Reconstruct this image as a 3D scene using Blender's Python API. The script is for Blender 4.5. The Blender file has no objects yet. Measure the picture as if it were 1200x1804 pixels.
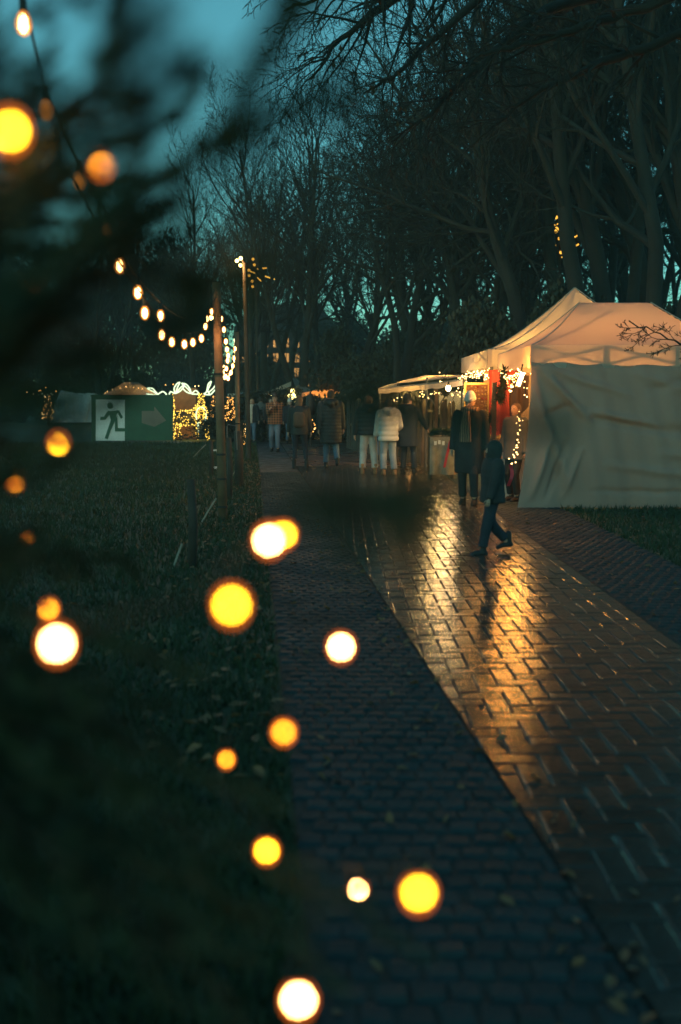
import bpy, bmesh, math, random
import numpy as np
from mathutils import Vector, Matrix

# ------------------------------------------------------------------ camera, sky, sun, exposure
S = bpy.context.scene
COL = S.collection
PI = math.pi
FPX = 1754.0                       # focal length in photo pixels (1200 x 1804)
CAMH = 1.6
PITCH = math.atan(197.0 / FPX)
cam_d = bpy.data.cameras.new('camera'); cam = bpy.data.objects.new('camera', cam_d); COL.objects.link(cam)
cam_d.sensor_fit = 'VERTICAL'; cam_d.sensor_height = 36.0; cam_d.lens = 36.0 * FPX / 1804.0
cam_d.clip_start = 0.05; cam_d.clip_end = 1500
cam.location = (0, 0, CAMH); cam.rotation_euler = (PI / 2 - PITCH, 0, 0)
cam_d.dof.use_dof = True; cam_d.dof.focus_distance = 17.0; cam_d.dof.aperture_fstop = 1.4
S.camera = cam

SUN_EL, SUN_ROT = math.radians(11.0), math.radians(-150)
W = bpy.data.worlds.new('World'); S.world = W; W.use_nodes = True
nt = W.node_tree; nt.nodes.clear()
sky = nt.nodes.new('ShaderNodeTexSky'); sky.sky_type = 'NISHITA'; sky.sun_disc = False
sky.sun_elevation = SUN_EL; sky.sun_rotation = SUN_ROT; sky.air_density = 1.0; sky.dust_density = 0.3; sky.ozone_density = 3.0
tint = nt.nodes.new('ShaderNodeMix'); tint.data_type = 'RGBA'; tint.blend_type = 'MULTIPLY'
tint.inputs[0].default_value = 1.0
tint.inputs[7].default_value = (0.58, 1.20, 0.88, 1)
bg = nt.nodes.new('ShaderNodeBackground'); bg.inputs[1].default_value = 0.15
wo = nt.nodes.new('ShaderNodeOutputWorld')
nt.links.new(sky.outputs[0], tint.inputs[6]); nt.links.new(tint.outputs[2], bg.inputs[0]); nt.links.new(bg.outputs[0], wo.inputs[0])

sun_d = bpy.data.lights.new('sun', 'SUN'); sun = bpy.data.objects.new('sun', sun_d); COL.objects.link(sun)
sun_d.energy = 0.02; sun_d.angle = math.radians(20); sun_d.color = (0.75, 0.95, 1.0)
sun.location = (0, 0, 40)
sun.rotation_euler = (PI / 2 - SUN_EL, 0, PI - SUN_ROT)

S.view_settings.view_transform = 'Standard'; S.view_settings.look = 'None'
S.view_settings.exposure = 0.0; S.view_settings.gamma = 1.0; S.view_settings.use_curve_mapping = False
S.render.engine = 'CYCLES'
cy = S.cycles
cy.use_denoising = True
try: cy.denoiser = 'OPENIMAGEDENOISE'
except Exception: pass
cy.max_bounces = 6; cy.diffuse_bounces = 3; cy.glossy_bounces = 3; cy.transmission_bounces = 4
cy.transparent_max_bounces = 12; cy.volume_bounces = 0
cy.caustics_reflective = False; cy.caustics_refractive = False
cy.sample_clamp_indirect = 4.0

# ------------------------------------------------------------------ pixels of the photo to places
CP, SP = math.cos(PITCH), math.sin(PITCH)
def ray(px, py):
    u = (px - 600) / FPX; v = (902 - py) / FPX
    return Vector((u, CP + v * SP, -SP + v * CP))
def G(px, py, z=0.0):              # where the pixel meets the ground
    d = ray(px, py); return Vector((0, 0, CAMH)) + d * ((z - CAMH) / d.z)
def atY(px, py, Y):                # where the pixel meets the upright plane at distance Y
    d = ray(px, py); return Vector((0, 0, CAMH)) + d * (Y / d.y)
def atD(px, py, s):                # at depth s along the lens axis
    return Vector((0, 0, CAMH)) + ray(px, py) * s

# ------------------------------------------------------------------ mesh helpers
def tag(o, label=None, cat=None, group=None, kind=None):
    if label: o['label'] = label
    if cat: o['category'] = cat
    if group: o['group'] = group
    if kind: o['kind'] = kind
    return o
def empty(name, loc=(0, 0, 0), rz=0, label=None, cat=None, group=None):
    o = bpy.data.objects.new(name, None); COL.objects.link(o)
    o.location = loc; o.rotation_euler = (0, 0, rz); o.empty_display_size = 0.1
    return tag(o, label, cat, group)
def link(name, me, parent=None, mat=None):
    o = bpy.data.objects.new(name, me); COL.objects.link(o)
    if parent is not None: o.parent = parent
    if mat is not None and len(me.materials) == 0: me.materials.append(mat)
    return o
def copy_tree(o, parent=None):
    c = o.copy(); COL.objects.link(c); c.parent = parent
    for ch in list(o.children): copy_tree(ch, c)
    return c

def frame_of(d):
    d = d.normalized()
    a = Vector((0, 0, 1)) if abs(d.z) < 0.9 else Vector((1, 0, 0))
    x = d.cross(a).normalized(); y = d.cross(x).normalized()
    return x, y

class MB:
    def __init__(s): s.v = []; s.f = []; s.m = []; s.cm = 0
    def add(s, vs, fs):
        b = len(s.v); s.v.extend(tuple(q) for q in vs)
        for f in fs: s.f.append(tuple(i + b for i in f)); s.m.append(s.cm)
        return s
    def box(s, c, size, rz=0.0, M=None, taper=1.0):
        hx, hy, hz = size[0] / 2, size[1] / 2, size[2] / 2
        vs = []
        for z in (-1, 1):
            k = taper if z > 0 else 1.0
            for x, y in ((-1, -1), (1, -1), (1, 1), (-1, 1)): vs.append(Vector((x * hx * k, y * hy * k, z * hz)))
        R = M if M is not None else Matrix.Rotation(rz, 3, 'Z')
        c = Vector(c); vs = [c + R @ q for q in vs]
        return s.add(vs, [(3, 2, 1, 0), (4, 5, 6, 7), (0, 1, 5, 4), (1, 2, 6, 5), (2, 3, 7, 6), (3, 0, 4, 7)])
    def bar(s, a, b, w, h=None):
        a, b = Vector(a), Vector(b); d = b - a; h = h or w
        x, y = frame_of(d); M = Matrix((x, y, d.normalized())).transposed()
        return s.box((a + b) / 2, (w, h, d.length), M=M)
    def tube(s, pts, rad, n=6, cap=True):
        pts = [Vector(p) for p in pts]
        if not hasattr(rad, '__len__'): rad = [rad] * len(pts)
        vs = []; fs = []
        x = None
        for i, p in enumerate(pts):
            d = (pts[min(i + 1, len(pts) - 1)] - pts[max(i - 1, 0)])
            if d.length < 1e-9: d = Vector((0, 0, 1))
            d.normalize()
            if x is None: x, y = frame_of(d)
            else:
                x = (x - d * x.dot(d))
                x = x.normalized() if x.length > 1e-6 else frame_of(d)[0]
                y = d.cross(x)
            for k in range(n):
                a = 2 * PI * k / n; vs.append(p + (x * math.cos(a) + y * math.sin(a)) * rad[i])
        for i in range(len(pts) - 1):
            for k in range(n):
                k2 = (k + 1) % n
                fs.append((i * n + k, i * n + k2, (i + 1) * n + k2, (i + 1) * n + k))
        if cap and n > 2:
            fs.append(tuple(range(n - 1, -1, -1))); o = (len(pts) - 1) * n; fs.append(tuple(o + k for k in range(n)))
        return s.add(vs, fs)
    def ball(s, c, r, nu=10, nv=6):
        c = Vector(c); r = Vector((r, r, r)) if not hasattr(r, '__len__') else Vector(r)
        vs = [c + Vector((0, 0, -r.z))]
        for j in range(1, nv):
            t = -PI / 2 + PI * j / nv
            for k in range(nu):
                a = 2 * PI * k / nu; vs.append(c + Vector((math.cos(a) * math.cos(t) * r.x, math.sin(a) * math.cos(t) * r.y, math.sin(t) * r.z)))
        vs.append(c + Vector((0, 0, r.z))); fs = []
        for k in range(nu): fs.append((0, 1 + (k + 1) % nu, 1 + k))
        for j in range(nv - 2):
            for k in range(nu):
                a = 1 + j * nu + k; b = 1 + j * nu + (k + 1) % nu; fs.append((a, b, b + nu, a + nu))
        o = 1 + (nv - 2) * nu; L = len(vs) - 1
        for k in range(nu): fs.append((o + k, o + (k + 1) % nu, L))
        return s.add(vs, fs)
    def loft(s, rings, n=18, power=2.0):          # rings: (cx, cy, z, rx, ry)
        vs = []; fs = []
        for cx, cyy, z, rx, ry in rings:
            for k in range(n):
                a = 2 * PI * k / n; ca, sa = math.cos(a), math.sin(a)
                e = 2.0 / power
                vs.append((cx + rx * math.copysign(abs(ca) ** e, ca), cyy + ry * math.copysign(abs(sa) ** e, sa), z))
        for i in range(len(rings) - 1):
            for k in range(n):
                k2 = (k + 1) % n; fs.append((i * n + k, i * n + k2, (i + 1) * n + k2, (i + 1) * n + k))
        fs.append(tuple(range(n - 1, -1, -1))); o = (len(rings) - 1) * n; fs.append(tuple(o + k for k in range(n)))
        return s.add(vs, fs)
    def cone(s, a, ra, b, rb, n=12):              # rounded tapered limb
        a, b = Vector(a), Vector(b); s.tube([a, b], [ra, rb], n); s.ball(a, ra, n, 8); s.ball(b, rb, n, 8); return s
    def grid(s, fn, nu, nv):
        vs = [fn(i / nu, j / nv) for j in range(nv + 1) for i in range(nu + 1)]
        fs = [(j * (nu + 1) + i, j * (nu + 1) + i + 1, (j + 1) * (nu + 1) + i + 1, (j + 1) * (nu + 1) + i) for j in range(nv) for i in range(nu)]
        return s.add(vs, fs)
    def mesh(s, name, mats=(), smooth=False):
        me = bpy.data.meshes.new(name); me.from_pydata(s.v, [], s.f)
        for m in mats: me.materials.append(m)
        if len(mats) > 1: me.polygons.foreach_set('material_index', s.m)
        if smooth: me.polygons.foreach_set('use_smooth', [True] * len(s.f))
        me.update(); return me
    def build(s, name, mat, parent=None, smooth=False):
        mats = mat if isinstance(mat, (list, tuple)) else [mat]
        return link(name, s.mesh(name, mats, smooth), parent)

def remeshed(mb, name, mat, voxel, smooth=4):
    me = mb.mesh('tmp'); o = bpy.data.objects.new('tmp', me); COL.objects.link(o)
    r = o.modifiers.new('r', 'REMESH'); r.mode = 'VOXEL'; r.voxel_size = voxel; r.use_smooth_shade = True
    if smooth:
        q = o.modifiers.new('s', 'SMOOTH'); q.iterations = smooth; q.factor = 0.5
    dg = bpy.context.evaluated_depsgraph_get()
    res = bpy.data.meshes.new_from_object(o.evaluated_get(dg)); res.name = name
    bpy.data.objects.remove(o); bpy.data.meshes.remove(me)
    res.materials.clear(); res.materials.append(mat)
    res.polygons.foreach_set('use_smooth', [True] * len(res.polygons))
    return res

# ------------------------------------------------------------------ materials
def mat(name, col, rough=0.8, var=0.25, scale=6.0, bump=0.0, bscale=None, metal=0.0, trans=0.0, spec=0.5, rvar=0.0, coat=0.0, tcol=None, wave=None):
    m = bpy.data.materials.new(name); m.use_nodes = True
    t = m.node_tree; N = t.nodes; L = t.links
    p = N['Principled BSDF']; p.inputs['Roughness'].default_value = rough; p.inputs['Metallic'].default_value = metal
    p.inputs['Specular IOR Level'].default_value = spec
    p.inputs['Coat Weight'].default_value = coat; p.inputs['Coat Roughness'].default_value = 0.15
    tc = N.new('ShaderNodeTexCoord')
    no = N.new('ShaderNodeTexNoise'); no.inputs['Scale'].default_value = scale; no.inputs['Detail'].default_value = 5
    L.new(tc.outputs['Object'], no.inputs['Vector'])
    mr = N.new('ShaderNodeMapRange'); mr.inputs[1].default_value = 0.3; mr.inputs[2].default_value = 0.7
    mr.inputs[3].default_value = 1 - var; mr.inputs[4].default_value = 1 + var
    L.new(no.outputs['Fac'], mr.inputs[0])
    oi = N.new('ShaderNodeObjectInfo')
    mo = N.new('ShaderNodeMapRange'); mo.inputs[3].default_value = 1 - var * 0.6; mo.inputs[4].default_value = 1 + var * 0.6
    L.new(oi.outputs['Random'], mo.inputs[0])
    mm = N.new('ShaderNodeMath'); mm.operation = 'MULTIPLY'; L.new(mr.outputs[0], mm.inputs[0]); L.new(mo.outputs[0], mm.inputs[1])
    vm = N.new('ShaderNodeVectorMath'); vm.operation = 'SCALE'; vm.inputs[0].default_value = col[:3]
    L.new(mm.outputs[0], vm.inputs['Scale']); L.new(vm.outputs[0], p.inputs['Base Color'])
    if rvar:
        n3 = N.new('ShaderNodeTexNoise'); n3.inputs['Scale'].default_value = scale * 0.35; n3.inputs['Detail'].default_value = 3
        L.new(tc.outputs['Object'], n3.inputs['Vector'])
        m3 = N.new('ShaderNodeMapRange'); m3.inputs[1].default_value = 0.35; m3.inputs[2].default_value = 0.65
        m3.inputs[3].default_value = max(0.02, rough - rvar); m3.inputs[4].default_value = min(1, rough + rvar)
        L.new(n3.outputs['Fac'], m3.inputs[0]); L.new(m3.outputs[0], p.inputs['Roughness'])
    if bump:
        n2 = N.new('ShaderNodeTexNoise'); n2.inputs['Scale'].default_value = bscale or scale * 4; n2.inputs['Detail'].default_value = 4
        L.new(tc.outputs['Object'], n2.inputs['Vector'])
        b = N.new('ShaderNodeBump'); b.inputs['Strength'].default_value = bump; b.inputs['Distance'].default_value = 0.02
        L.new(n2.outputs['Fac'], b.inputs['Height']); L.new(b.outputs[0], p.inputs['Normal'])
    if trans:
        tr = N.new('ShaderNodeBsdfTranslucent'); tr.inputs[0].default_value = (*(tcol or col)[:3], 1)
        mx = N.new('ShaderNodeMixShader'); mx.inputs[0].default_value = trans
        out = N['Material Output']
        L.new(p.outputs[0], mx.inputs[1]); L.new(tr.outputs[0], mx.inputs[2]); L.new(mx.outputs[0], out.inputs[0])
    return m
def glow(name, col, strength, sample=True):
    m = bpy.data.materials.new(name); m.use_nodes = True; t = m.node_tree; N = t.nodes
    N.remove(N['Principled BSDF'])
    e = N.new('ShaderNodeEmission'); e.inputs[0].default_value = (*col, 1); e.inputs[1].default_value = strength
    t.links.new(e.outputs[0], N['Material Output'].inputs[0])
    if not sample: m.cycles.emission_sampling = 'NONE'
    return m
def shell_glow(name, col, strength, clear=0.85):      # tinted bulb glass; its added emission stands in for the lens halo
    m = bpy.data.materials.new(name); m.use_nodes = True; t = m.node_tree; N = t.nodes
    N.remove(N['Principled BSDF'])
    e = N.new('ShaderNodeEmission'); e.inputs[0].default_value = (*col, 1); e.inputs[1].default_value = strength
    tr = N.new('ShaderNodeBsdfTransparent'); tr.inputs[0].default_value = (1, clear, clear * 0.8, 1)
    a = N.new('ShaderNodeAddShader'); t.links.new(e.outputs[0], a.inputs[0]); t.links.new(tr.outputs[0], a.inputs[1])
    t.links.new(a.outputs[0], N['Material Output'].inputs[0]); m.cycles.emission_sampling = 'NONE'
    return m

WARM = (1.0, 0.42, 0.11)
M = {}
M['grass_ground'] = mat('grass_ground', (0.035, 0.055, 0.028), 0.8, 0.5, 1.2, 0.6, 30)
M['blade'] = mat('blade', (0.03, 0.055, 0.022), 0.55, 0.35, 0.6, trans=0.25)
M['brick'] = mat('brick', (0.052, 0.042, 0.036), 0.19, 0.3, 3.0, 0.16, 40, rvar=0.05, spec=0.38)
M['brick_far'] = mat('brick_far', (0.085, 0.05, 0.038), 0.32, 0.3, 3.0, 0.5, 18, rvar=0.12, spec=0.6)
M['joint'] = mat('joint', (0.022, 0.026, 0.024), 0.85, 0.3, 8.0, 0.4, 40)
M['sett'] = mat('sett', (0.022, 0.040, 0.045), 0.7, 0.3, 5.0, 0.4, 40, rvar=0.12, spec=0.2)
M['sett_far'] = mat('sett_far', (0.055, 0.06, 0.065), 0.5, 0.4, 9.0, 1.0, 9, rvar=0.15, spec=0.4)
M['asphalt'] = mat('asphalt', (0.07, 0.072, 0.075), 0.55, 0.25, 3.0, 0.3, 60)
M['bark'] = mat('bark', (0.022, 0.022, 0.02), 0.9, 0.3, 2.0, 0.8, 14)
M['twig'] = mat('twig', (0.022, 0.022, 0.02), 0.9, 0.2, 2.0)
M['evergreen'] = mat('evergreen', (0.028, 0.042, 0.026), 0.75, 0.4, 0.8)
M['hedge'] = mat('hedge', (0.04, 0.045, 0.03), 0.8, 0.4, 0.9)
M['needle'] = mat('needle', (0.035, 0.06, 0.03), 0.55, 0.3, 8.0)
M['fir_bark'] = mat('fir_bark', (0.09, 0.065, 0.045), 0.9, 0.3, 8.0, 0.5, 40)
M['dead_leaf'] = mat('dead_leaf', (0.20, 0.10, 0.045), 0.6, 0.5, 0.9)
M['bud_leaf'] = mat('bud_leaf', (0.07, 0.05, 0.03), 0.8, 0.3, 3.0)
M['wood_post'] = mat('wood_post', (0.20, 0.12, 0.07), 0.75, 0.3, 5.0, 0.5, 30)
M['old_wood'] = mat('old_wood', (0.10, 0.075, 0.055), 0.85, 0.35, 4.0, 0.5, 25)
M['dark_wood'] = mat('dark_wood', (0.05, 0.04, 0.032), 0.85, 0.3, 4.0, 0.5, 25)
M['black'] = mat('black', (0.02, 0.02, 0.022), 0.6, 0.2, 6.0)
M['cable'] = mat('cable', (0.025, 0.022, 0.02), 0.6, 0.2, 6.0)
M['metal'] = mat('metal', (0.45, 0.44, 0.43), 0.45, 0.15, 6.0, metal=0.6)
M['grey_metal'] = mat('grey_metal', (0.13, 0.13, 0.13), 0.5, 0.15, 6.0)
M['canvas'] = mat('canvas', (0.55, 0.50, 0.45), 0.85, 0.07, 1.2, 0.25, 220, trans=0.45, tcol=(0.80, 0.58, 0.40))
M['wall_cloth'] = mat('wall_cloth', (0.35, 0.235, 0.20), 0.8, 0.10, 0.9, 0.25, 180, trans=0.03)
M['white_cloth'] = mat('white_cloth', (0.72, 0.72, 0.72), 0.8, 0.08, 1.5, 0.2, 120, trans=0.15)
M['seam'] = mat('seam', (0.45, 0.42, 0.38), 0.8, 0.1, 5.0)
M['grey_canvas'] = mat('grey_canvas', (0.28, 0.27, 0.25), 0.8, 0.1, 1.5, trans=0.15)
M['orange_cloth'] = mat('orange_cloth', (0.75, 0.42, 0.24), 0.8, 0.08, 1.5, trans=0.4, tcol=(0.8, 0.4, 0.2))
M['red_cloth'] = mat('red_cloth', (0.50, 0.06, 0.04), 0.75, 0.2, 3.0, trans=0.1)
M['gold'] = mat('gold', (0.75, 0.50, 0.16), 0.35, 0.2, 10.0, metal=0.5)
M['orn_red'] = mat('orn_red', (0.45, 0.06, 0.04), 0.25, 0.2, 10.0)
M['orn_gold'] = mat('orn_gold', (0.80, 0.50, 0.15), 0.25, 0.2, 10.0, metal=0.3)
M['orn_wood'] = mat('orn_wood', (0.55, 0.33, 0.15), 0.6, 0.3, 10.0)
M['board'] = mat('board', (0.30, 0.13, 0.06), 0.8, 0.3, 4.0)
M['sign_green'] = mat('sign_green', (0.012, 0.085, 0.045), 0.45, 0.15, 3.0)
M['sign_white'] = mat('sign_white', (0.75, 0.75, 0.75), 0.5, 0.08, 2.0)
M['sign_pale'] = mat('sign_pale', (0.22, 0.17, 0.14), 0.5, 0.2, 2.0)
M['ribbon'] = mat('ribbon', (0.55, 0.03, 0.05), 0.5, 0.2, 5.0)
M['sack'] = mat('sack', (0.30, 0.27, 0.22), 0.9, 0.25, 6.0, 0.4, 60)
M['skin'] = mat('skin', (0.50, 0.31, 0.23), 0.55, 0.08, 8.0)
M['hair_dark'] = mat('hair_dark', (0.03, 0.022, 0.016), 0.6, 0.3, 30.0, 0.6, 120)
M['hair_brown'] = mat('hair_brown', (0.14, 0.075, 0.04), 0.6, 0.3, 30.0, 0.6, 120)
M['hair_fair'] = mat('hair_fair', (0.38, 0.24, 0.12), 0.6, 0.3, 30.0, 0.6, 120)
def cloth(name, c, rough=0.85, **k): M[name] = mat(name, c, rough, 0.18, 5.0, 0.35, 70, **k); return M[name]
cloth('c_black', (0.018, 0.019, 0.022), 0.6); cloth('c_dark', (0.03, 0.032, 0.036)); cloth('c_navy', (0.018, 0.024, 0.036))
cloth('c_jeans', (0.10, 0.16, 0.25)); cloth('c_pale_jeans', (0.33, 0.38, 0.44)); cloth('c_pale', (0.55, 0.52, 0.50))
cloth('c_white', (0.72, 0.70, 0.66)); cloth('c_tan', (0.40, 0.22, 0.11)); cloth('c_brown', (0.10, 0.06, 0.04)); cloth('c_grey', (0.15, 0.15, 0.15))
cloth('c_darkjeans', (0.025, 0.035, 0.055)); cloth('c_cream', (0.65, 0.55, 0.48)); cloth('c_green', (0.04, 0.06, 0.04)); cloth('c_scarf', (0.16, 0.11, 0.08))
# plaid
def plaid():
    m = bpy.data.materials.new('plaid'); m.use_nodes = True; N = m.node_tree.nodes; L = m.node_tree.links
    tc = N.new('ShaderNodeTexCoord'); sx = N.new('ShaderNodeSeparateXYZ'); L.new(tc.outputs['Object'], sx.inputs[0])
    def stripe(o, f):
        a = N.new('ShaderNodeMath'); a.operation = 'MULTIPLY'; a.inputs[1].default_value = f; L.new(o, a.inputs[0])
        b = N.new('ShaderNodeMath'); b.operation = 'SINE'; L.new(a.outputs[0], b.inputs[0])
        c = N.new('ShaderNodeMath'); c.operation = 'GREATER_THAN'; c.inputs[1].default_value = 0.1; L.new(b.outputs[0], c.inputs[0]); return c.outputs[0]
    ad = N.new('ShaderNodeMath'); ad.operation = 'ADD'; L.new(stripe(sx.outputs[0], 80), ad.inputs[0]); L.new(stripe(sx.outputs[2], 80), ad.inputs[1])
    r = N.new('ShaderNodeValToRGB'); r.color_ramp.elements[0].color = (0.03, 0.022, 0.02, 1); r.color_ramp.elements[1].color = (0.28, 0.12, 0.06, 1)
    hf = N.new('ShaderNodeMath'); hf.operation = 'MULTIPLY'; hf.inputs[1].default_value = 0.5; L.new(ad.outputs[0], hf.inputs[0])
    L.new(hf.outputs[0], r.inputs[0]); L.new(r.outputs[0], N['Principled BSDF'].inputs['Base Color']); N['Principled BSDF'].inputs['Roughness'].default_value = 0.9
    return m
M['plaid'] = plaid()
def stripes():
    m = bpy.data.materials.new('striped_scarf'); m.use_nodes = True; N = m.node_tree.nodes; L = m.node_tree.links
    tc = N.new('ShaderNodeTexCoord'); w = N.new('ShaderNodeTexWave'); w.inputs['Scale'].default_value = 9; w.inputs['Distortion'].default_value = 3.0
    L.new(tc.outputs['Object'], w.inputs[0]); r = N.new('ShaderNodeValToRGB'); r.color_ramp.elements[0].color = (0.05, 0.045, 0.04, 1); r.color_ramp.elements[1].color = (0.42, 0.24, 0.15, 1)
    L.new(w.outputs['Fac'], r.inputs[0]); L.new(r.outputs[0], N['Principled BSDF'].inputs['Base Color']); N['Principled BSDF'].inputs['Roughness'].default_value = 0.9
    return m
M['striped'] = stripes()
M['bulb_core'] = glow('bulb_core', (1.0, 0.66, 0.26), 130.0)
M['bulb_core_y'] = glow('bulb_core_y', (1.0, 0.58, 0.02), 60.0)
M['bulb_core_o'] = glow('bulb_core_o', (1.0, 0.42, 0.02), 26.0)
M['bulb_shell'] = shell_glow('bulb_shell', (1.0, 0.20, 0.02), 1.6)
M['festoon_core'] = glow('festoon_core', (1.0, 0.66, 0.26), 26.0)
M['festoon_dim'] = glow('festoon_dim', (1.0, 0.42, 0.08), 2.2)
M['festoon_glass'] = shell_glow('festoon_glass', (1.0, 0.34, 0.05), 0.75)
M['fairy'] = glow('fairy', (1.0, 0.45, 0.09), 4.0, False)
M['fairy_hot'] = glow('fairy_hot', (1.0, 0.60, 0.20), 9.0, False)
M['fairy_gold'] = glow('fairy_gold', (1.0, 0.60, 0.08), 3.4, False)
M['fairy_dim'] = glow('fairy_dim', (1.0, 0.45, 0.10), 2.6, False)
M['neon'] = glow('neon', (0.80, 1.0, 0.62), 1.6)
M['lamp_hot'] = glow('lamp_hot', (1.0, 0.68, 0.24), 60.0, False)
M['lamp_yellow'] = glow('lamp_yellow', (1.0, 0.78, 0.25), 12.0, False)
M['lamp_green'] = glow('lamp_green', (0.75, 1.0, 0.45), 5.0, False)
M['flood_gold'] = glow('flood_gold', (1.0, 0.50, 0.06), 1.6, False)
M['lit_window'] = glow('lit_window', (1.0, 0.50, 0.14), 0.7, False)  # glow in place of floodlight on the far house front

def lamp_light(name, loc, power, col=WARM, radius=0.05, parent=None):
    d = bpy.data.lights.new(name, 'POINT'); d.energy = power; d.color = col; d.shadow_soft_size = radius
    o = bpy.data.objects.new(name, d); COL.objects.link(o); o.location = loc
    if parent is not None: o.parent = parent
    return o

rnd = random.Random(7)

# ================================================================== GROUND
def sheet(name, pts, z, m, kind='structure', parent=None):
    mb = MB(); mb.add([(p[0], p[1], z) for p in pts], [tuple(range(len(pts)))])
    o = mb.build(name, m, parent); tag(o, kind=kind); return o
gmb = MB(); gmb.grid(lambda u, v: ((u - .5) * 400, -60 + v * 300, 0), 40, 30)
ground = tag(gmb.build('ground', M['grass_ground']), kind='structure')

EL = lambda y: 1.03 - 0.088 * y                # left edge of the brick path
def ER(y): return 2.2 if y < 24 else 2.2 - (y - 24) * 0.11
ELS = lambda y: EL(y) - 0.88                   # left edge of the sett band
ys = [-4, 2, 10, 18, 24, 30, 40, 52, 66]
path = sheet('brick_path', [(EL(y), y) for y in ys] + [(ER(y), y) for y in reversed(ys)], 0.0155, M['joint'])
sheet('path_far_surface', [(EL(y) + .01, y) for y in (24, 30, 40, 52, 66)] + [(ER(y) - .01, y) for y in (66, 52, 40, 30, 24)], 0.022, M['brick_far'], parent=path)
band_l = sheet('cobble_band_left', [(ELS(y), y) for y in ys] + [(EL(y) - .004, y) for y in reversed(ys)], 0.013, M['joint'])
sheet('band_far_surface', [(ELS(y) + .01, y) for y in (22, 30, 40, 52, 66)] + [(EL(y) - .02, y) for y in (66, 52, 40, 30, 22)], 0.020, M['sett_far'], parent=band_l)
band_r = sheet('cobble_band_right', [(2.21, y) for y in (-4, 10, 24)] + [(3.25, 24)] + [(3.25, -4)], 0.013, M['joint'])
side = sheet('side_path', [(0.0, 34), (6, 29), (12, 29), (12, 34), (4, 37), (-0.6, 44)], 0.014, M['asphalt'])
for o in (path, band_l, band_r): pass

def in_view(x, y, z=0.0, marg=40):
    d = Vector((x, y, z - CAMH)); f = d.y * CP - d.z * SP
    if f < 0.2: return False
    u = d.x / f * FPX + 600; v = 902 - (d.y * SP + d.z * CP) / f * FPX
    return -marg < u < 1200 + marg and -marg < v < 1804 + marg

def paver_mesh(name, lx, ly, h, rng, bev=0.006, m=None, chip=0.002):
    mb = MB(); vs = []
    for z, k in ((0, 0), (h - bev * .6, 0), (h, bev)):
        for sx, sy in ((-1, -1), (1, -1), (1, 1), (-1, 1)):
            vs.append((sx * (lx / 2 - k) + rng.uniform(-chip, chip), sy * (ly / 2 - k) + rng.uniform(-chip, chip), z + (rng.uniform(-.001, .001) if z else 0)))
    fs = []
    for r in (0, 4):
        for k in range(4): k2 = (k + 1) % 4; fs.append((r + k, r + k2, r + 4 + k2, r + 4 + k))
    fs.append((8, 9, 10, 11)); mb.add(vs, fs)
    me = mb.mesh(name, [m]); return me
BL, BW = 0.24, 0.12
brick_meshes = [paver_mesh('brick', BL - .010, BW - .010, 0.020, rnd, m=M['brick']) for _ in range(6)]
sett_meshes = [paver_mesh('cobble', 0.097 + rnd.uniform(-.008, .004), 0.097 + rnd.uniform(-.008, .004), 0.022, rnd, bev=0.014, m=M['sett'], chip=0.006) for _ in range(8)]
bricks = []
n = int(30 / BW)
for i in range(-10, 60):
    for j in range(0, n):
        # herringbone at right angles: pairs on a diagonal lattice
        k = (i - j) % 4
        x0 = -1.4 + i * BW; y0 = 1.2 + j * BW
        if k == 0: c = (x0 + BW, y0 + BW / 2, 0)                      # lies across
        elif k == 3: c = (x0 + BW / 2, y0 + BW, PI / 2)               # lies along the path
        else: continue
        x, y, r = c
        if y > 24.05 or y < 1.5 or x < EL(y) - 0.12 or x > ER(y) + .12: continue
        if not in_view(x, y): continue
        bricks.append((y, x, r))
bricks.sort()
def cut_mesh(me, x, y, r, edges):
    '''cut a paver along the edge lines it crosses; None when nothing is left'''
    bm = bmesh.new(); bm.from_mesh(me); Ri = Matrix.Rotation(-r, 3, 'Z')
    for co, no in edges:
        c = Ri @ (Vector(co) - Vector((x, y, 0))); n_ = Ri @ Vector(no)
        g = bm.verts[:] + bm.edges[:] + bm.faces[:]
        bmesh.ops.bisect_plane(bm, geom=g, plane_co=c, plane_no=n_, clear_outer=True)
    if len(bm.faces) < 3: bm.free(); return None
    out = bpy.data.meshes.new(me.name); bm.to_mesh(out); bm.free(); out.materials.append(me.materials[0])
    return out
def place_pavers(items, meshes, name, parent, bz, m, limit=300, tilt=0.008, stuffname='far_pavers', edges=None):
    if edges:
        lst = []
        for y, x, r in items:
            me = rnd.choice(meshes); e_ = edges(y); cross = [q_ for q_ in e_ if abs((Vector((x, y, 0)) - Vector(q_[0])).dot(Vector(q_[1]))) < .14]
            if any((Vector((x, y, 0)) - Vector(q_[0])).dot(Vector(q_[1])) > .135 for q_ in e_): continue
            if cross:
                me = cut_mesh(me, x, y, r, cross)
                if me is None: continue
            lst.append((y, x, r, me))
        items = lst
    else: items = [(y, x, r, rnd.choice(meshes)) for y, x, r in items]
    near, far = items[:limit], items[limit:]
    for y, x, r, me in near:
        o = link(name, me, parent); o.location = (x, y, bz + rnd.uniform(-.002, .003))
        o.rotation_euler = (rnd.gauss(0, tilt), rnd.gauss(0, tilt), r)
    mb = MB()
    for y, x, r, me in far:
        R = Matrix.Rotation(r, 3, 'Z') @ Matrix.Rotation(rnd.gauss(0, tilt), 3, 'X') @ Matrix.Rotation(rnd.gauss(0, tilt), 3, 'Y')
        t = Vector((x, y, bz + rnd.uniform(-.002, .003)))
        mb.add([t + R @ v.co for v in me.vertices], [tuple(p.vertices) for p in me.polygons])
    if far: tag(mb.build(stuffname, m, parent), kind='stuff')
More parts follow.
